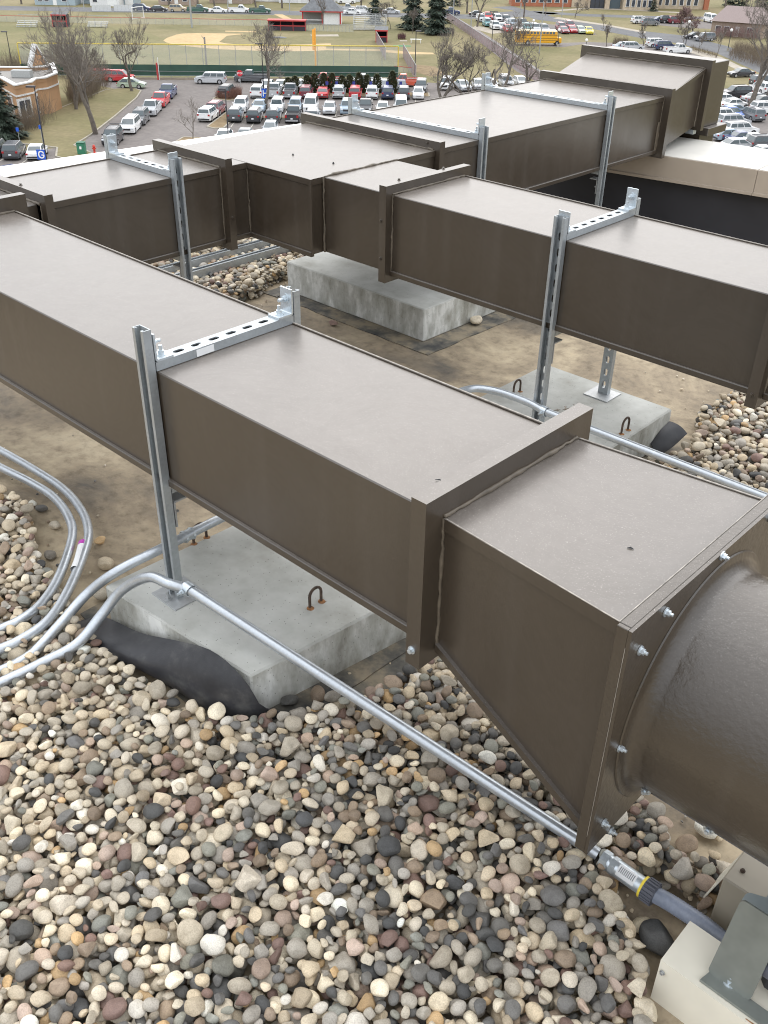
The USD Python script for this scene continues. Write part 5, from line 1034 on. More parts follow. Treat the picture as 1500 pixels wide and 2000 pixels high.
for i, (px, py, h, tr, lb) in enumerate([(1185, 92, 6.6, .1, 'small bare tree right of the bus beside the drive'), (1256, 98, 6.3, .1, 'small bare tree above the highest flange'), (1333, 92, 4.8, .06, 'slim bare tree beside the dark globe lamp'), (1364, 104, 4.5, .06, 'slim bare sapling on the kerb strip'), (1398, 114, 5.5, .07, 'slim bare sapling farther right on the kerb strip'), (632, 57, 8.5, .12, 'bare tree in front of the grey-roofed shed'),
        (806, 66, 5.5, .07, 'thin bare sapling before the dark spruces'), (763, 57, 6.5, .08, 'thin bare tree right of the bleachers'), (1123, 35, 5.6, .14, 'round bare tree before the school'), (1065, 30, 6.0, .1, 'bare tree on the lawn by the road bend')]):
    bare_tree(px, py, h, lb, 40 + i, .2, 5, .4, tr=tr)
bare_tree(1330, 58, 5.5, 'reddish twiggy tree before the school, left of two', 61, .12, 5, .6, tw=m_twigred, tr=.18, kids=(4, 6), minr=.03); bare_tree(1353, 66, 6.0, 'reddish twiggy tree before the school, right of two', 62, .12, 5, .6, tw=m_twigred, tr=.2, kids=(4, 6), minr=.03)
for i, (px, py, h) in enumerate([(42, 8, 11), (137, 10, 12), (385, 15, 14), (420, 16, 13), (500, 14, 14), (551, 16, 15), (606, 11, 12), (705, 17, 9), (898, 14, 13), (912, 26, 11), (932, 52, 13), (1021, 46, 12), (790, 8, 12), (1470, 40, 13), (1490, 70, 12), (650, 6, 12), (330, 10, 10), (1415, 22, 12)]):
    bare_tree(px, py, h, ['bare street tree far off at the left corner', 'bare tree before the blue house', 'dark trunk behind the green pickup', 'far tree behind the white sedan', 'far tree at the street, right of the white pickup', 'stout far trunk left of the shed roof', 'far tree over the shed ridge', 'far bushy tree right of the shed', 'far trunk left of the driveway fence', 'far trunk beyond the driveway', 'tall tree by the driveway fence bend', 'tall tree in the school lot', 'far tree behind the spruces', 'dark tree behind the tan house', 'tree right of the tan house', 'far tree behind the shed roof', 'far tree before the brown garden', 'far tree behind the reddish trees'][i], 80 + i, .3, 5, .5, tr=.28, minr=.035)
def conifer(px, py, h, w, label, seed, n=2600, shape='spruce'):
    p = gp(px, py); rg = np.random.default_rng(seed); t = thing('spruce_tree' if shape == 'spruce' else 'clipped_evergreen', label, 'tree' if shape == 'spruce' else 'shrub', p, 0, None if shape == 'spruce' else 'row of clipped evergreens')
    part(t, 'trunk', tube([p, p + [0, 0, h * .95]], [h * .02, .02], 8), m_bark); V, F, k = [], [], 0
    for i in range(n):
        u = rg.random() ** (1.5 if shape == 'spruce' else 1.15); z = h * (.03 + .97 * u)
        R0 = w / 2 * ((1 - u) ** .85 * (.80 + .32 * math.sin(u * 46 + rg.normal(0, .5))) if shape == 'spruce' else (1 - u ** 2.2) ** .5) + .03; a = rg.uniform(0, 6.283)
        R0 *= 1 + .22 * math.sin(a * 5 + seed + u * 9); r = R0 * (rg.uniform(.55, 1.05) if shape == 'spruce' else rg.uniform(.8, 1.04)); c_ = p + [r * math.cos(a), r * math.sin(a), z]
        l = (.34 if shape == 'spruce' else .16) * rg.uniform(.6, 1.4) * (h / 10 if shape == 'spruce' else h / 2.6); o = np.array([math.cos(a), math.sin(a), -.35 if shape == 'spruce' else .8]) * l; s = np.array([-math.sin(a), math.cos(a), rg.normal(0, .3)]) * l * .5
        V += [c_ + o, c_ - o * .5 + s, c_ - o * .5 - s + [0, 0, .1 * l]]; F.append((k, k + 1, k + 2)); k += 3
    part(t, 'crown', tm(V, F), m_spruce if shape == 'spruce' else m_arb).SetCustomDataByKey('kind', 'stuff'); return t
conifer(806, 58, 12.5, 6.2, 'dark spruce behind the bleachers, left of two big ones', 1, 4200); conifer(852, 67, 13.5, 6.4, 'dark spruce beside the driveway fence, nearer of two big ones', 2, 4600)
conifer(733, 47, 9.5, 4.8, 'smaller dark spruce behind the bleachers', 3, 2600); conifer(4, 272, 10.8, 5.4, 'dark green spruce at the left edge before the orange building', 4, 6500); conifer(888, 11, 8.0, 5.0, 'dark far spruce at the top edge above the driveway', 5, 1800)
for i, (px, py, h) in enumerate([(1425, 14, 9), (1447, 16, 10), (1275, 22, 5.5), (1487, 20, 11)]): conifer(px, py, h, h * .5, ['dark conifer behind the tan house, left', 'dark conifer behind the tan house, middle', 'narrow dark conifer at the school corner', 'dark conifer behind the tan house at the right edge'][i], 6 + i, 1800)
HX = [563, 577, 600, 615, 633, 649, 668, 683, 701, 717, 736, 766]
for i, x in enumerate(HX): conifer(x, 181 + i * .08, (2.0, 2.2, 2.3, 2.5, 2.6, 2.6, 2.3, 2.4, 2.7, 2.4, 2.5, 2.9)[i] * 1.1, 1.6, f'clipped cone-shaped evergreen, {ORD[i]} from the left in its row', 30 + i, 1300, 'arb')
def brush(name, poly, h, n, mt, label, seed, cat_='shrubs', kind='stuff', thick=.014):
    rg = np.random.default_rng(seed); P = Polygon([tuple(p[:2]) for p in poly]).buffer(0); x0, y0, x1, y1 = P.bounds; lst = []; import shapely
    q = np.stack([rg.uniform(x0, x1, n * 4), rg.uniform(y0, y1, n * 4)], 1); q = q[shapely.contains_xy(P, q[:, 0], q[:, 1])][:n]
    hh = h * (.55 + .6 * (.5 + meshkit.fbm(np.c_[q * .22, np.zeros(len(q))] + seed)))
    for (x, y), k in zip(q, hh):
        a = np.array([x, y, GZ]); d = np.array([rg.normal(0, .28), rg.normal(0, .28), 1.0]); L = k * rg.uniform(.5, 1.05); s = a + [0, 0, L * rg.uniform(0, .55)]
        e1 = s + d * L * .3 + rg.normal(0, .06, 3); e2 = e1 + (d + rg.normal(0, .4, 3)) * L * .28; lst.append(([s, e1, e2], [thick, thick * .8, thick * .4]))
    return solo(name, sticks(lst, 3), mt, label, cat_, kind=kind)
brush('thicket', [en(-70, 122.5), en(-52, 122.4), en(-46.5, 123.5), en(-45.8, 133), en(-52, 135), en(-70, 131)], 1.9, 8000, m_brush, 'low brown leafless brush in front of the orange building', 1)
brush('thicket', [en(-47.5, 126), en(-46, 127), en(-45.3, 134), en(-44.6, 150), en(-45, 159), en(-44, 161), en(-49, 163), en(-48, 150), en(-44.8, 144), en(-44.6, 139)], 3.4, 9000, m_brush, 'dense brown leafless thicket between the orange building and the verge', 9)
brush('thicket', [en(-85, 170), en(-55, 171), en(-49, 166), en(-46, 170), en(-56, 176), en(-85, 178)], 3.0, 5000, m_brush, 'brown leafless thicket along the left part of the green fence', 2)
brush('shrub_bed', [en(-26.8, 154.4), en(-26.2, 157.5), en(-23.4, 158), en(-22.8, 154.8), en(-24.6, 153.2)], 1.3, 1800, simple('rust_brown_shrub', (.17, .085, .06), .9, var=.3, scale=1), 'low rust-brown shrub bed at the end of the parking rows', 3)
brush('shrub_bed', [gp(1195, 91), gp(1225, 93), gp(1225, 87), gp(1200, 86)], 1.4, 900, m_brush, 'dark low shrubs above the highest flange', 4); brush('shrub_bed', [gp(1345, 98), gp(1400, 114), gp(1402, 110), gp(1350, 94)], .8, 900, m_brush, 'line of small clipped shrubs along the kerb strip', 5)
brush('shrub_bed', [gp(777, 78), gp(792, 78), gp(790, 73), gp(778, 73)], .9, 700, simple('maroon_shrub', (.10, .045, .045), .9), 'dark reddish shrub by the small dugout', 6)
brush('shrub_bed', [gp(1395, 75), gp(1480, 80), gp(1480, 70), gp(1400, 66)], 2.4, 2600, m_twigred, 'reddish leafless shrubs round the tan house', 7); brush('shrub_bed', [gp(1420, 115), gp(1500, 140), gp(1500, 110), gp(1440, 95)], 2.2, 2600, m_brush, 'leafless brush by the road at the right', 8)

# ------------------------------------------------------------------ ball field
def post(t, p, h, r, mt, n='post'): return part(t, n, tube([p, p + [0, 0, h]], r, 8), mt)
FA, FB = np.array(en(-61.6, 171.5)), np.array(en(1.0, 176.0)); NP = 24
t = thing('outfield_fence', 'tall ball-stop fence with yellow cap and green windscreen along its foot', 'fence', (FA + FB) / 2)
fd = (FB - FA) / np.linalg.norm(FB - FA); fo = np.array([-fd[1], fd[0], 0])
for i in range(NP): post(t, FA + (FB - FA) * i / (NP - 1), 5.1, .045, m_pole)
def wall(a, b, z0, z1, th): o = np.array([-(b - a)[1], (b - a)[0], 0]); o = o / np.linalg.norm(o) * th / 2; return hull([q + s * o + [0, 0, z] for q in (a, b) for s in (-1, 1) for z in (z0, z1)])
for i in range(NP - 1):
    a, b = FA + (FB - FA) * i / (NP - 1) - fo * .08, FA + (FB - FA) * (i + 1) / (NP - 1) - fo * .08
    part(t, 'windscreen', wall(a, b, .35, 2.05, .012), m_screen)
part(t, 'net', wall(FA, FB, 2.06, 5.03, .01), m_net); part(t, 'cap_rail', tube([FA + [0, 0, 5.12], FB + [0, 0, 5.12]], .09, 8), m_yel); part(t, 'middle_rail', tube([FA - fo * .12 + [0, 0, 1.05], FB - fo * .12 + [0, 0, 1.05]], .035, 6), m_pole); part(t, 'bottom_rail', tube([FA - fo * .12 + [0, 0, .35], FB - fo * .12 + [0, 0, .35]], .04, 6), m_pole)
for q in (FA, FB): part(t, 'end_cap', tube([q - fo * .1 + [0, 0, 2.0], q - fo * .1 + [0, 0, 5.1]], .09, 8), m_yel)
def low_fence(a, b, h, n, label, top, netm, kind='fence', name='low_fence'):
    t = thing(name, label, kind, (a + b) / 2)
    for i in range(n): post(t, a + (b - a) * i / (n - 1), h, .035, m_pole)
    part(t, 'top_rail', tube([a + [0, 0, h], b + [0, 0, h]], .05, 6), top); part(t, 'net', wall(a, b, .02, h - .05, .01), netm); return t
low_fence(en(-110, 250), gp(526, 51), 1.3, 40, 'long low fence with red top rail across the field beyond the infield', m_red, m_net)
low_fence(gp(596, 60), gp(690, 63), 1.5, 14, 'low grey fence between the open dugout and the bleachers', m_pole, m_net)
low_fence(gp(735, 84), gp(753, 118), 2.2, 10, 'fence running from the small dugout towards the camera', m_pole, m_netred); low_fence(gp(787, 112), gp(812, 158), 2.4, 10, 'slanting grey fence panel right of the yellow corner post', m_pole, m_netred); low_fence(gp(770, 140), gp(806, 143), .9, 5, 'short red-capped fence at the right end of the windscreen', m_red, m_net)
low_fence(gp(872, 38), gp(1060, 168), 1.8, 40, 'rusty chain link fence along the driveway past the spruces', m_netred if 0 else m_pole, m_netred)
p = gp(617, 148); t = thing('foul_pole', 'orange foul pole standing on the outfield fence line', 'pole', p); post(t, p, 7.4, .13, m_orange, 'pole'); part(t, 'wing', wall(p + [0, 0, 0], p + [*(-E2 * .5), 0], 4.0, 7.2, .02), m_orange)
def pole(px, py, h, r, mt, label, name='utility_pole'): h *= .88; p = gp(px, py); t = thing(name, label, 'pole', p); part(t, 'shaft', tube([p, p + [0, 0, h]], [r, r * .8], 10), mt); return t, p
pole(375, 54, 16, .22, m_pole, 'grey floodlight pole between outfield and street'); t, p = pole(405, 148, 6.8, .17, m_wood, 'cut-off wooden pole just behind the windscreen'); part(t, 'snag', tube([p + [0, 0, 5.5], p + [*(-E2 * .5), 6.2]], [.06, .03], 6), m_wood)
for px, py, h, lb in ((165, 21, 9, 'street pole left of the white field fence'), (446, 25, 9, 'street pole between white sedan and white pickup'), (566, 27, 9, 'slim street pole left of the shed'), (885, 36, 10, 'rusty pole at the driveway mouth'), (919, 66, 12, 'grey pole at the driveway crossing'), (1053, 105, 10.5, 'tall pale pole in front of the bus'), (1011, 88, 9, 'dark pole at the tail of the bus'), (1097, 33, 10, 'pale flag pole before the school')): pole(px, py, h, .13, m_pole, lb)
def lamp(px, py, h, label, heads=1, globe=False, side=1):
    h *= .89; p = gp(px, py); t = thing('street_lamp', label, 'street lamp', p); part(t, 'base', tube([p, p + [0, 0, .6]], .22, 10), m_kerb); part(t, 'post', tube([p + [0, 0, .6], p + [0, 0, h]], [.085, .06], 8), m_lamp)
    if globe: s = trimesh.creation.icosphere(2, .3); s.apply_translation(p + [0, 0, h + .25]); part(t, 'globe', s, m_white, True)
    else:
        for k in range(heads):
            o = np.array([*(E2 * (side if k == 0 else -side)), 0]); a = p + [0, 0, h]; part(t, 'lamp_head', hull([a + o * x + np.array([*(N2 * y), z]) for x in (-.1, .85) for y in (-.22, .22) for z in (-.02, .14)]), m_lamp)
    return t, p
t, p = lamp(94, 328, 9.4, 'tall dark lamp post carrying the letter G at the left', side=-1); bq = np.array([*(-N2), 0.]); ex = np.array([*E2, 0.])
def sign(t, c, w, h, mt, txt, th, name='sign_panel', tmat=None):
    part(t, name, hull([c + ex * x + bq * y + [0, 0, z] for x in (-w / 2, w / 2) for y in (0, .03) for z in (-h / 2, h / 2)]), mt)
    if txt:
        m = meshkit.text_mesh(txt, th, .01, True); wd = m.vertices[:, 0].max(); part(t, 'letter', xf(m, ex, np.array([0, 0, 1.]), bq, c + bq * .032 - ex * wd / 2 - np.array([0, 0, th / 2])), m_white)
sign(t, p + bq * .1 + [0, 0, 1.45] - ex * .5, .95, 1.05, m_blue, 'G', .75)
lamp(24, 128, 6.0, 'short dark lamp post behind the orange building', side=-1); lamp(447, 280, 7.0, 'dark lamp post by the traffic island', side=-1); t, p = lamp(517, 214, 9.6, 'slim dark lamp post by the letter H sign', side=-1); sign(t, p + bq * .1 + ex * .15 + [0, 0, 2.2], .9, 1.25, m_blue, 'H', .8)
lamp(810, 154, 8.2, 'dark lamp post right of the yellow fence corner'); lamp(960, 90, 7.2, 'dark lamp post with two heads by the driveway fence', 2)
for px, py, h, lb in ((1338, 93, 5.3, 'globe lamp by the curving road'), (1040, 66, 2.8, 'globe lamp behind the bus'), (1142, 110, 3.0, 'globe lamp just over the highest flange'), (1421, 100, 4.2, 'globe lamp among the branches at the right'), (1089, 92, 3.4, 'globe lamp at the bus front')): lamp(px, py, h, lb, globe=True)
p = gp(470, 172); t = thing('stop_sign', 'red octagonal STOP sign below the green fence', 'sign', p); post(t, p, 2.6, .04, m_pole); o8 = [(.42 * math.cos(a), .42 * math.sin(a)) for a in np.arange(8) * math.pi / 4 + math.pi / 8]
part(t, 'face', hull([p + ex * x * 1.15 + bq * y + [0, 0, 2.2 + z * 1.15] for x, z in o8 for y in (.05, .08)]), m_stop); m = meshkit.text_mesh('STOP', .26, .01, True); part(t, 'letter', xf(m, ex, np.array([0, 0, 1.]), bq, p + bq * .085 - ex * m.vertices[:, 0].max() / 2 + np.array([0, 0, 2.07])), m_white)
for px, py, lb in ((40, 285, 'small blue parking sign behind the dark car at the left'), (84, 280, 'small blue parking sign behind the tall lamp post')):
    p = gp(px, py); t = thing('parking_sign', lb, 'sign', p); post(t, p, 2.2, .03, m_pole); sign(t, p + bq * .05 + [0, 0, 1.9], .35, .45, m_blue, None, 0)
m_dkblue = simple('dark_blue_sign', (.03, .04, .2), .4)
for i, x in enumerate((639, 658, 691, 724, 756, 782)):
    p = gp(x, 186); t = thing('parking_sign', f'small dark blue parking sign among the clipped evergreens, {ORD[i]} from the left', 'sign', p); post(t, p, 1.9, .03, m_pole); sign(t, p + bq * .05 + [0, 0, 1.75], .42, .5, m_dkblue, None, 0)
p = gp(161, 302); t = thing('utility_box', 'green metal utility box on the tip of the grass verge', 'utility box', p); part(t, 'cabinet', xf(bx(-.45, .45, -.4, .4, 0, 1.35, .03), ex, np.array([*N2, 0]), np.array([0, 0, 1.]), p), simple('green_enamel', (.03, .15, .085), .4)); part(t, 'lid', xf(bx(-.48, .48, -.43, .43, 1.351, 1.43, .02), ex, np.array([*N2, 0]), np.array([0, 0, 1.]), p), simple('dark_green_enamel', (.02, .10, .06), .4)); part(t, 'notice', xf(bx(-.12, .12, -.415, -.405, .7, 1.0), ex, np.array([*N2, 0]), np.array([0, 0, 1.]), p), m_white)
p = gp(185, 299); t = thing('fire_hydrant', 'red fire hydrant beside the green utility box', 'hydrant', p); m_hyd = simple('hydrant_red', (.55, .05, .03), .4)
pr_ = [(0, 0), (.2, 0), (.2, .08), (.13, .1), (.13, .7), (.18, .72), (.18, .78), (.1, .92), (0, .97)]; h_ = trimesh.creation.revolve(np.array(pr_), sections=14); h_.apply_translation(p); part(t, 'barrel', h_, m_hyd); part(t, 'outlet', tube([p - ex * .24 + [0, 0, .55], p + ex * .24 + [0, 0, .55]], .075, 10), m_hyd); part(t, 'pumper_outlet', tube([p + [0, 0, .5], p + bq * .25 + [0, 0, .5]], .09, 10), m_hyd)
p = gp(309, 156); t = thing('bollard', 'red and white post at the foot of the green fence', 'post', p); post(t, p, 2.6, .14, m_red, 'sleeve'); post(t, p + ex * .25, 3.4, .05, m_white, 'marker')
# goal, bleachers, dugouts, shed
def bar(t, n, a, b, r, mt): return part(t, n, tube([a, b], r, 6), mt)
a, b = gp(259, 38.5), gp(281, 35.5); t = thing('soccer_goal', 'white tubular soccer goal standing on the far grass', 'goal', a); hh = np.array([0, 0, 2.6]); bk = np.array([*(N2 * 1.2 - E2 * .2), 0])
for q in (a, b): bar(t, 'upright', q, q + hh, .07, m_white); bar(t, 'stay', q + bk * 1.6, q + hh + bk * .5, .05, m_white); bar(t, 'side_bar', q, q + bk * 1.6, .05, m_white); bar(t, 'top_stay', q + hh, q + hh + bk * .5, .05, m_white)
bar(t, 'crossbar', a + hh, b + hh, .07, m_white); bar(t, 'back_bar', a + hh + bk * .5, b + hh + bk * .5, .05, m_white); bar(t, 'ground_bar', a + bk * 1.6, b + bk * 1.6, .05, m_white); part(t, 'net', hull([a + hh + bk * .5, b + hh + bk * .5, a + bk * 1.6, b + bk * 1.6, a + hh + bk * .51, b + hh + bk * .51]), m_net)
def bench_rows(px, py, w, n, rise, deep, label, rails=True, side=1):
    p = gp(px, py); t = thing('bleachers', label, 'bleachers', p); nn = np.array([*N2, 0.])
    for k in range(n):
        o = p + nn * deep * k + [0, 0, .42 + rise * k]; part(t, 'seat_plank', hull([o + ex * x + nn * y + [0, 0, z] for x in (-w / 2, w / 2) for y in (0, .28) for z in (0, .05)]), m_silverplank); f = o - nn * .3 - [0, 0, .25]
        part(t, 'foot_plank', hull([f + ex * x + nn * y + [0, 0, z] for x in (-w / 2, w / 2) for y in (0, .26) for z in (0, .04)]), m_silverplank)
    for x in np.linspace(-w / 2 + .2, w / 2 - .2, 4): bar(t, 'support', p + ex * x, p + ex * x + nn * deep * (n - 1) + [0, 0, .4 + rise * (n - 1)], .05, m_pole); bar(t, 'leg', p + ex * x + nn * deep * (n - 1), p + ex * x + nn * deep * (n - 1) + [0, 0, .4 + rise * (n - 1)], .05, m_pole)
    if rails:
        for x in (-w / 2, w / 2): bar(t, 'guard_rail', p + ex * x + [0, 0, 1.2], p + ex * x + nn * deep * n + [0, 0, 1.4 + rise * n], .06, m_pole); part(t, 'guard_net', wall(p + ex * x, p + ex * x + nn * deep * n, .3, 1.3 + rise * n * .5, .01), m_net)
    q = p + nn * (deep * n) + [0, 0, 1.3 + rise * n]; bar(t, 'back_rail', q - ex * w / 2, q + ex * w / 2, .06, m_pole)
m_silverplank = simple('aluminium_plank', (.55, .56, .56), .4, metal=.3)
bench_rows(52, 53, 4.6, 3, .34, .7, 'small aluminium bleachers left of the red dugout, far grass', False); bench_rows(190, 54, 4.6, 3, .34, .7, 'small aluminium bleachers right of the red dugout, behind branches', False); bench_rows(722, 60, 7.6, 8, .36, .78, 'tall aluminium bleachers beside the shed')
def shed(px, py, w, d, h, label, roofm, name='dugout', open_=True, rails=2):
    p = gp(px, py); nn = np.array([*N2, 0.]); t = thing(name, label, 'dugout', p); A = (ex, nn, np.array([0, 0, 1.]), p)
    part(t, 'back_wall', xf(bx(-w / 2, w / 2, d - .1, d, 0, h), *A), m_dark); 
    for s in (-1, 1): part(t, 'side_wall', xf(bx(*sorted((s * w / 2, s * (w / 2 - .1))), 0, d - .101, 0, h), *A), m_dark); part(t, 'corner_trim', xf(bx(*sorted((s * (w / 2 + .005), s * (w / 2 - .14))), -.04, -.001, 0, h), *A), m_red)
    part(t, 'roof', xf(hull([(x, y, z + (0 if y < 0 else .35 if roofm is m_shing else 0)) for x in (-w / 2 - .15, w / 2 + .15) for y in (-.2, d + .2) for z in (h + .001, h + .12)]), *A), roofm); part(t, 'fascia', xf(bx(-w / 2 - .1, w / 2 + .1, -.26, -.201, h - .15, h + .12), *A), m_red)
    part(t, 'rail_board', xf(bx(-w / 2 + .1, w / 2 - .1, -.03, .02, h * .44, h * .53), *A), m_red); part(t, 'front_panel', xf(bx(-w / 2 + .1, w / 2 - .1, .021, .06, 0, h * .44), *A), m_dark)
    for x in np.linspace(-w / 2, w / 2, rails + 2)[1:-1]: part(t, 'front_post', xf(bx(x - .05, x + .05, -.06, -.031, 0, h), *A), m_red)
    return t, p
shed(117.5, 53, 3.4, 2.2, 2.5, 'dark red and black scorer hut with grey roof on the far grass', m_shing, rails=2); shed(560.5, 60, 8.6, 2.2, 2.1, 'long open dugout with red frame left of the shed', m_red, rails=2); shed(745, 83, 2.5, 3.2, 2.3, 'small dark red dugout with grey roof seen end-on', m_shing, rails=0)
p = gp(628, 48.5); nn = np.array([*N2, 0.]); A = (ex, nn, np.array([0, 0, 1.]), p); t = thing('equipment_shed', 'white field shed with red trim and hipped grey roof', 'building', p); w = 9.4
part(t, 'wall', xf(bx(.15, w / 2, .6, 6, 0, 2.7), *A), m_white); part(t, 'wall', xf(bx(-w / 2, .149, 2.4, 6, 0, 2.7), *A), simple('grey_block_wall', (.30, .30, .29), .8)); part(t, 'shutter_door', xf(bx(.55, w / 2 - .4, .55, .599, 0, 2.35), *A), m_white)
for x in (-w / 2, .05, w / 2 - .3): part(t, 'red_post', xf(bx(x, x + .3, .35, .545, 0, 2.7), *A), m_red)
part(t, 'fascia', xf(bx(-w / 2 - .5, w / 2 + .5, -.1, .0, 2.7, 2.95), *A), m_red); part(t, 'roof', xf(hull([(x, y, 2.951) for x in (-w / 2 - .55, w / 2 + .55) for y in (-.12, 7)] + [(-2.3, 3.4, 5.2), (2.3, 3.4, 5.2)]), *A), m_shing); part(t, 'counter', xf(bx(-w / 2 + .3, .0, .6, .8, .9, 1.05), *A), m_white)
for (px, py, s, lb) in ((545, 74, 1.0, 'crumpled grey tarpaulin lying on the grass behind the infield'), (788, 80, .9, 'flat pale board on the ground by the small dugout')):
    p = gp(px, py); n_ = (3.4, 1.4, .35) if px < 600 else (2.0, 2.2, .1); m = trimesh.creation.icosphere(3, 1.0) if px < 600 else trimesh.creation.box((1.6, 1.6, 1.6)); v = np.array(m.vertices) * n_ * .5; v[:, 2] = np.maximum(v[:, 2], 0); v[:, 2] *= 1 + .9 * meshkit.fbm(v * 1.6 + 3) if px < 600 else 1
    solo('tarpaulin' if px < 600 else 'ground_board', tm(v @ np.array([[*E2, 0], [*N2, 0], [0, 0, 1]]) + p + [0, 0, .01], m.faces), simple('grey_tarpaulin', (.13, .135, .145), .6, var=.3, scale=1) if px < 600 else m_walk, lb, 'tarpaulin' if px < 600 else 'board')
p = gp(812, 84); t = thing('picnic_table', 'white folding table by the small dugout', 'table', p); part(t, 'top', xf(bx(-1.2, 1.2, -.4, .4, .7, .76), ex, nn, np.array([0, 0, 1.]), p), m_white)
for x in (-1, 1): part(t, 'leg', xf(bx(x - .05, x + .05, -.35, .35, 0, .699), ex, nn, np.array([0, 0, 1.]), p), m_white)

# ------------------------------------------------------------------ buildings
def gbox(A, *b, c=0): return xf(bx(*b, c), *A)
m_stucco = simple('orange_stucco', (.43, .255, .135), .9, var=.08, scale=.6); m_cap = simple('white_parapet_cap', (.68, .67, .65), .6, var=.05); m_gravelroof = simple('grey_gravel_roof', (.27, .255, .235), .95, var=.15, scale=6); m_bglass = simple('dark_window_glass', (.03, .035, .045), .1, spec=.8)
p = gp(42, 241); A = (np.array([1., 0, 0]), np.array([0, 1., 0]), np.array([0, 0, 1.]), np.array([0, 0, GZ])); t = thing('stucco_building', 'orange stucco building with flat gravel roof and white caps at the left edge', 'building', p)
fp = [gp(a_, b_)[:2] for a_, b_ in ((-90, 198), (-90, 226), (14, 223), (42, 241), (74, 233), (81, 226), (101, 223), (122, 213), (114, 190), (98, 197), (72, 199))]
foot = Polygon([tuple(q) for q in fp]); Hb = 4.2
part(t, 'wall', xf(prism(foot, Hb), *A), m_stucco); m = prism(foot.buffer(-.25), .03); m.apply_translation((0, 0, Hb + .005)); part(t, 'roof', xf(m, *A), m_gravelroof)
m = prism(foot.buffer(.06, join_style=2).difference(foot.buffer(-.35, join_style=2)), .42); m.apply_translation((0, 0, Hb + .001)); part(t, 'parapet', xf(m, *A), m_stucco); m = prism(foot.buffer(.16, join_style=2).difference(foot.buffer(-.45, join_style=2)), .16); m.apply_translation((0, 0, Hb + .422)); part(t, 'parapet_cap', xf(m, *A), m_cap)
def on_wall(q0, q1):
    q0, q1 = np.array([*q0, GZ]), np.array([*q1, GZ]); d = q1 - q0; L = np.linalg.norm(d); d /= L; return (d, np.array([-d[1], d[0], 0]), np.array([0, 0, 1.]), q0), L
G_, L_ = on_wall(fp[10], fp[8])
part(t, 'gable', xf(hull([(x, y, z) for y in (-.3, .3) for x, z in ((.1, Hb + .6), (L_ * .62, Hb + .6), (L_ * .3, Hb + 3.0))]), *G_), m_stucco)
for xa, za, xb, zb in ((L_ * .3, Hb + 3.1, -.1, Hb + .6), (L_ * .3, Hb + 3.1, L_ * .66, Hb + .6)): part(t, 'gable_cap', xf(hull([(x, y, z + d) for y in (-.45, .45) for x, z in ((xa, za), (xb, zb)) for d in (0, .32)]), *G_), m_cap)
for (ia, ib, fr, ww_) in ((3, 4, .36, 1.25), (4, 5, .55, .5), (2, 3, .5, 1.2)):
    W_, L_ = on_wall(fp[ia], fp[ib]); x = L_ * fr; f = part(t, 'window', xf(bx(x - ww_, x + ww_, -.13, .05, .5, 3.0), *W_), m_cap)
    for s_ in ((-1, 1) if ww_ > 1 else (0,)): c_ = x + s_ * ww_ * .42; hw = ww_ * (.36 if s_ else .7); part(f, 'pane', xf(bx(c_ - hw, c_ + hw, -.16, -.131, .8, 2.7), *W_), m_bglass)
m = prism(foot.buffer(.09, join_style=2).difference(foot.buffer(-.1)), .2); m.apply_translation((0, 0, 3.25)); part(t, 'band', xf(m, *A), m_cap)
A = (ex, nn, np.array([0, 0, 1.]), gp(45, 222))
part(t, 'roof_unit', gbox(A, -1.5, 1.2, 2.2, 3.4, Hb + .05, Hb + 1.0, c=.05), m_pole)
def house(px, py, w, d, h, rise, wallm, roofm, label, door=True, rot_=0.0, garage=False):
    p = gp(px, py); e_ = ex * math.cos(rot_) + nn * math.sin(rot_); n_ = -ex * math.sin(rot_) + nn * math.cos(rot_); A = (e_, n_, np.array([0, 0, 1.]), p); t = thing('house', label, 'house', p)
    part(t, 'wall', gbox(A, -w / 2, w / 2, 0, d, 0, h), wallm); part(t, 'roof', xf(hull([(x, y, h + .001) for x in (-w / 2 - .4, w / 2 + .4) for y in (-.5, d + .5)] + [(x, d / 2, h + rise) for x in (-w / 2 + rise * .6, w / 2 - rise * .6)]), *A), roofm)
    if door: part(t, 'door', gbox(A, -.5, .5, -.06, -.001, 0, 2.1), m_white)
    if garage: part(t, 'garage_door', gbox(A, w * .1, w * .42, -.06, -.001, 0, 2.3), m_white)
    for x in (-w * .36, -w * .2, w * .24) if not garage else (-w * .32,): f = part(t, 'window', gbox(A, x - .7, x + .7, -.07, -.001, .9, 2.1), m_white); part(f, 'pane', gbox(A, x - .58, x + .58, -.09, -.071, 1.0, 2.0), m_bglass)
m_bsid = simple('pale_blue_siding', (.33, .40, .43), .8); m_wsid = simple('white_siding', (.66, .66, .65), .8); m_tsid = simple('tan_brick_wall', (.34, .265, .21), .9, var=.15); m_broof = simple('brown_shingles', (.20, .155, .14), .9, var=.15)
house(108, 10, 11, 8, 3.0, 2.2, m_bsid, m_shing, 'pale blue house with white windows at the top left', True); house(158, 7, 9, 8, 3.0, 2.2, m_bsid, m_shing, 'grey-blue house wing right of the street pole', True); house(205, 12, 8, 7, 2.9, 2, m_wsid, m_shing, 'white garage with wide door behind the white field fence', False, garage=True); house(240, 9, 7, 7, 2.9, 2, m_bsid, m_shing, 'blue garage right of the white garage', False, garage=True)
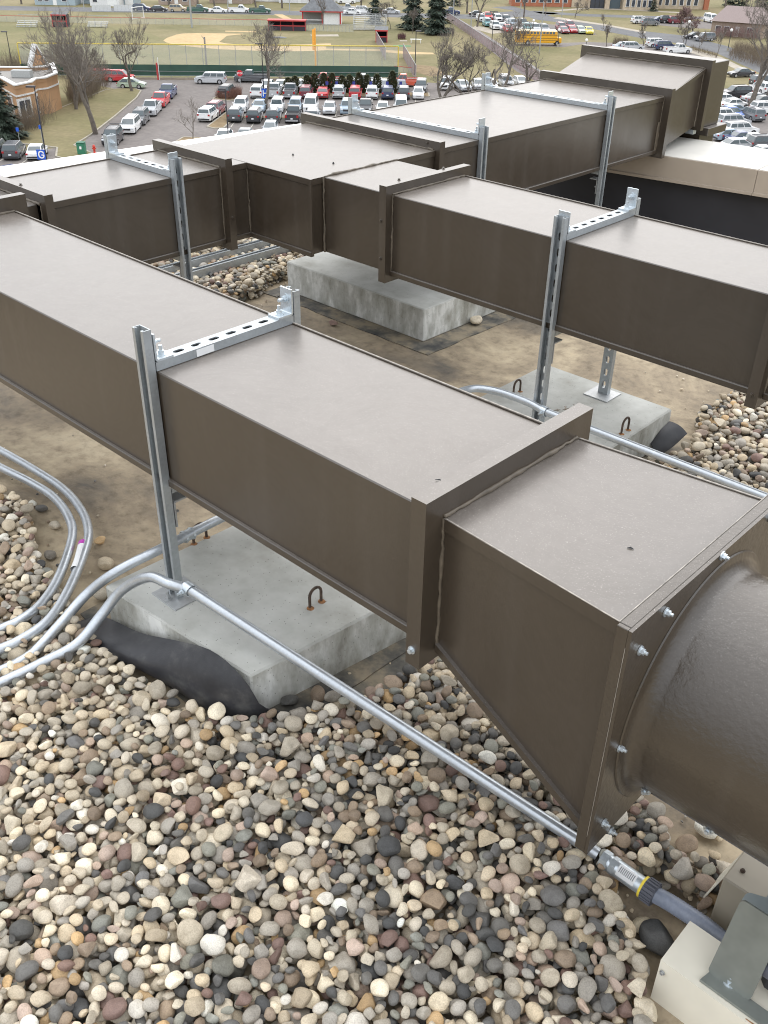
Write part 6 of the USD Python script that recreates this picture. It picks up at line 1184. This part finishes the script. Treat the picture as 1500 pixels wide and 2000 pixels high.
house(345, 10, 10, 7, 2.8, 2, m_tsid, m_broof, 'brown house behind the far street cars', True); house(450, 7, 12, 7, 2.8, 2, m_tsid, m_broof, 'low brown house above the white pickup', True); house(520, 3, 10, 8, 2.9, 2, m_wsid, m_shing, 'white house left of the far trunk', True); house(585, 6, 12, 8, 3.0, 2.3, m_wsid, m_shing, 'white house peeping over the shed', True); house(660, 3, 14, 8, 3, 2.2, m_wsid, m_shing, 'white house right of the shed roof', True)
house(1437, 72, 12, 9, 3.0, 3.0, m_tsid, simple('pinkish_shingles', (.27, .215, .20), .9, var=.12), 'tan house with wide pinkish hip roof at the upper right', True, -.5)
for i, (a_, b_) in enumerate(((180, 218), (223, 260))):
    q0, q1 = gp(a_, 22.5), gp(b_, 23); t = thing('field_fence', ['pale panel fence behind the outfield, left half', 'pale panel fence behind the outfield, right half'][i], 'fence', q0)
    for k in range(5): part(t, 'panel', wall(q0 + (q1 - q0) * (k / 5 + .004), q0 + (q1 - q0) * ((k + 1) / 5 - .004), .1, 1.6, .05), simple('pale_fence_panel', (.50, .51, .51), .7) if i == 0 and k == 0 else UsdShade.Material.Get(stage, '/World/Looks/pale_fence_panel'))
# school
m_brick = M('orange_school_brick', {'g': ('geometry', {}), 'n': ('noise_texture', {'scale': .8, 'detail': 4.0}), 'r': ('rgb_ramp', {'ramp': [(.3, (.30, .105, .055)), (.7, (.38, .145, .08))]}), 'p': ('principled_bsdf', {'roughness': .9})}, [('g.position', 'n.vector'), ('n.fac', 'r.fac'), ('r.color', 'p.base_color')])
m_stone2 = simple('pale_school_stone', (.42, .345, .25), .9, var=.15, scale=1)
p = gp(1150, 17); A = (ex, nn, np.array([0, 0, 1.]), p); t = thing('school_building', 'brick and pale stone school with dark glazed entrance at the top edge', 'building', p)
part(t, 'entrance_block', gbox(A, .0, 9.5, 2.0, 14, 0, 9), m_stone2); part(t, 'glazed_front', gbox(A, .6, 4.6, 1.85, 1.999, 0, 5.5), m_bglass); part(t, 'pier', gbox(A, 4.7, 6.0, .6, 1.99, 0, 7), m_stone2); part(t, 'glazed_front', gbox(A, 6.1, 9.3, 1.85, 1.999, 0, 6.5), simple('blue_grey_glass', (.07, .10, .12), .12, spec=.8))
for k in range(4): part(t, 'mullion', gbox(A, .6 + k * 1.3, .72 + k * 1.3, 1.78, 1.849, 0, 5.5), m_trim)
part(t, 'stone_base', gbox(A, 9.6, 18.5, -1.0, 13.9, 0, 2.9), m_stone2); part(t, 'brick_wall', gbox(A, 9.6, 18.5, -.9, 13.9, 2.901, 9), m_brick)
for k in range(5): f = part(t, 'window', gbox(A, 10.3 + k * 1.6, 11.4 + k * 1.6, -1.06, -1.001, .7, 2.6), m_cap); part(f, 'pane', gbox(A, 10.42 + k * 1.6, 11.28 + k * 1.6, -1.09, -1.061, .8, 2.5), m_bglass)
part(t, 'corner_pier', gbox(A, 18.501, 19.6, -1.6, 12, 0, 9), m_stone2); part(t, 'stone_base', gbox(A, 19.61, 34, 4, 16, 0, 3.4), m_stone2); part(t, 'brick_wall', gbox(A, 19.61, 34, 4.1, 16, 3.401, 9), m_brick)
for k in range(6): f = part(t, 'window', gbox(A, 20.6 + k * 2.1, 21.9 + k * 2.1, 3.93, 3.999, .9, 2.9), m_cap); part(f, 'pane', gbox(A, 20.75 + k * 2.1, 21.75 + k * 2.1, 3.9, 3.929, 1.0, 2.8), m_bglass)
part(t, 'pier', gbox(A, 34.01, 35.4, 3, 12, 0, 9), m_brick); part(t, 'left_wing', gbox(A, -22, -.02, 4, 12, 0, 4.5), m_brick); part(t, 'left_base', gbox(A, -4.5, -.02, 3.6, 3.999, 0, 3), m_stone2)
for k in range(7): f = part(t, 'window', gbox(A, -21 + k * 2.3, -19.5 + k * 2.3, 3.93, 3.999, 1.0, 2.9), m_cap); part(f, 'pane', gbox(A, -20.85 + k * 2.3, -19.65 + k * 2.3, 3.9, 3.929, 1.1, 2.8), m_bglass)
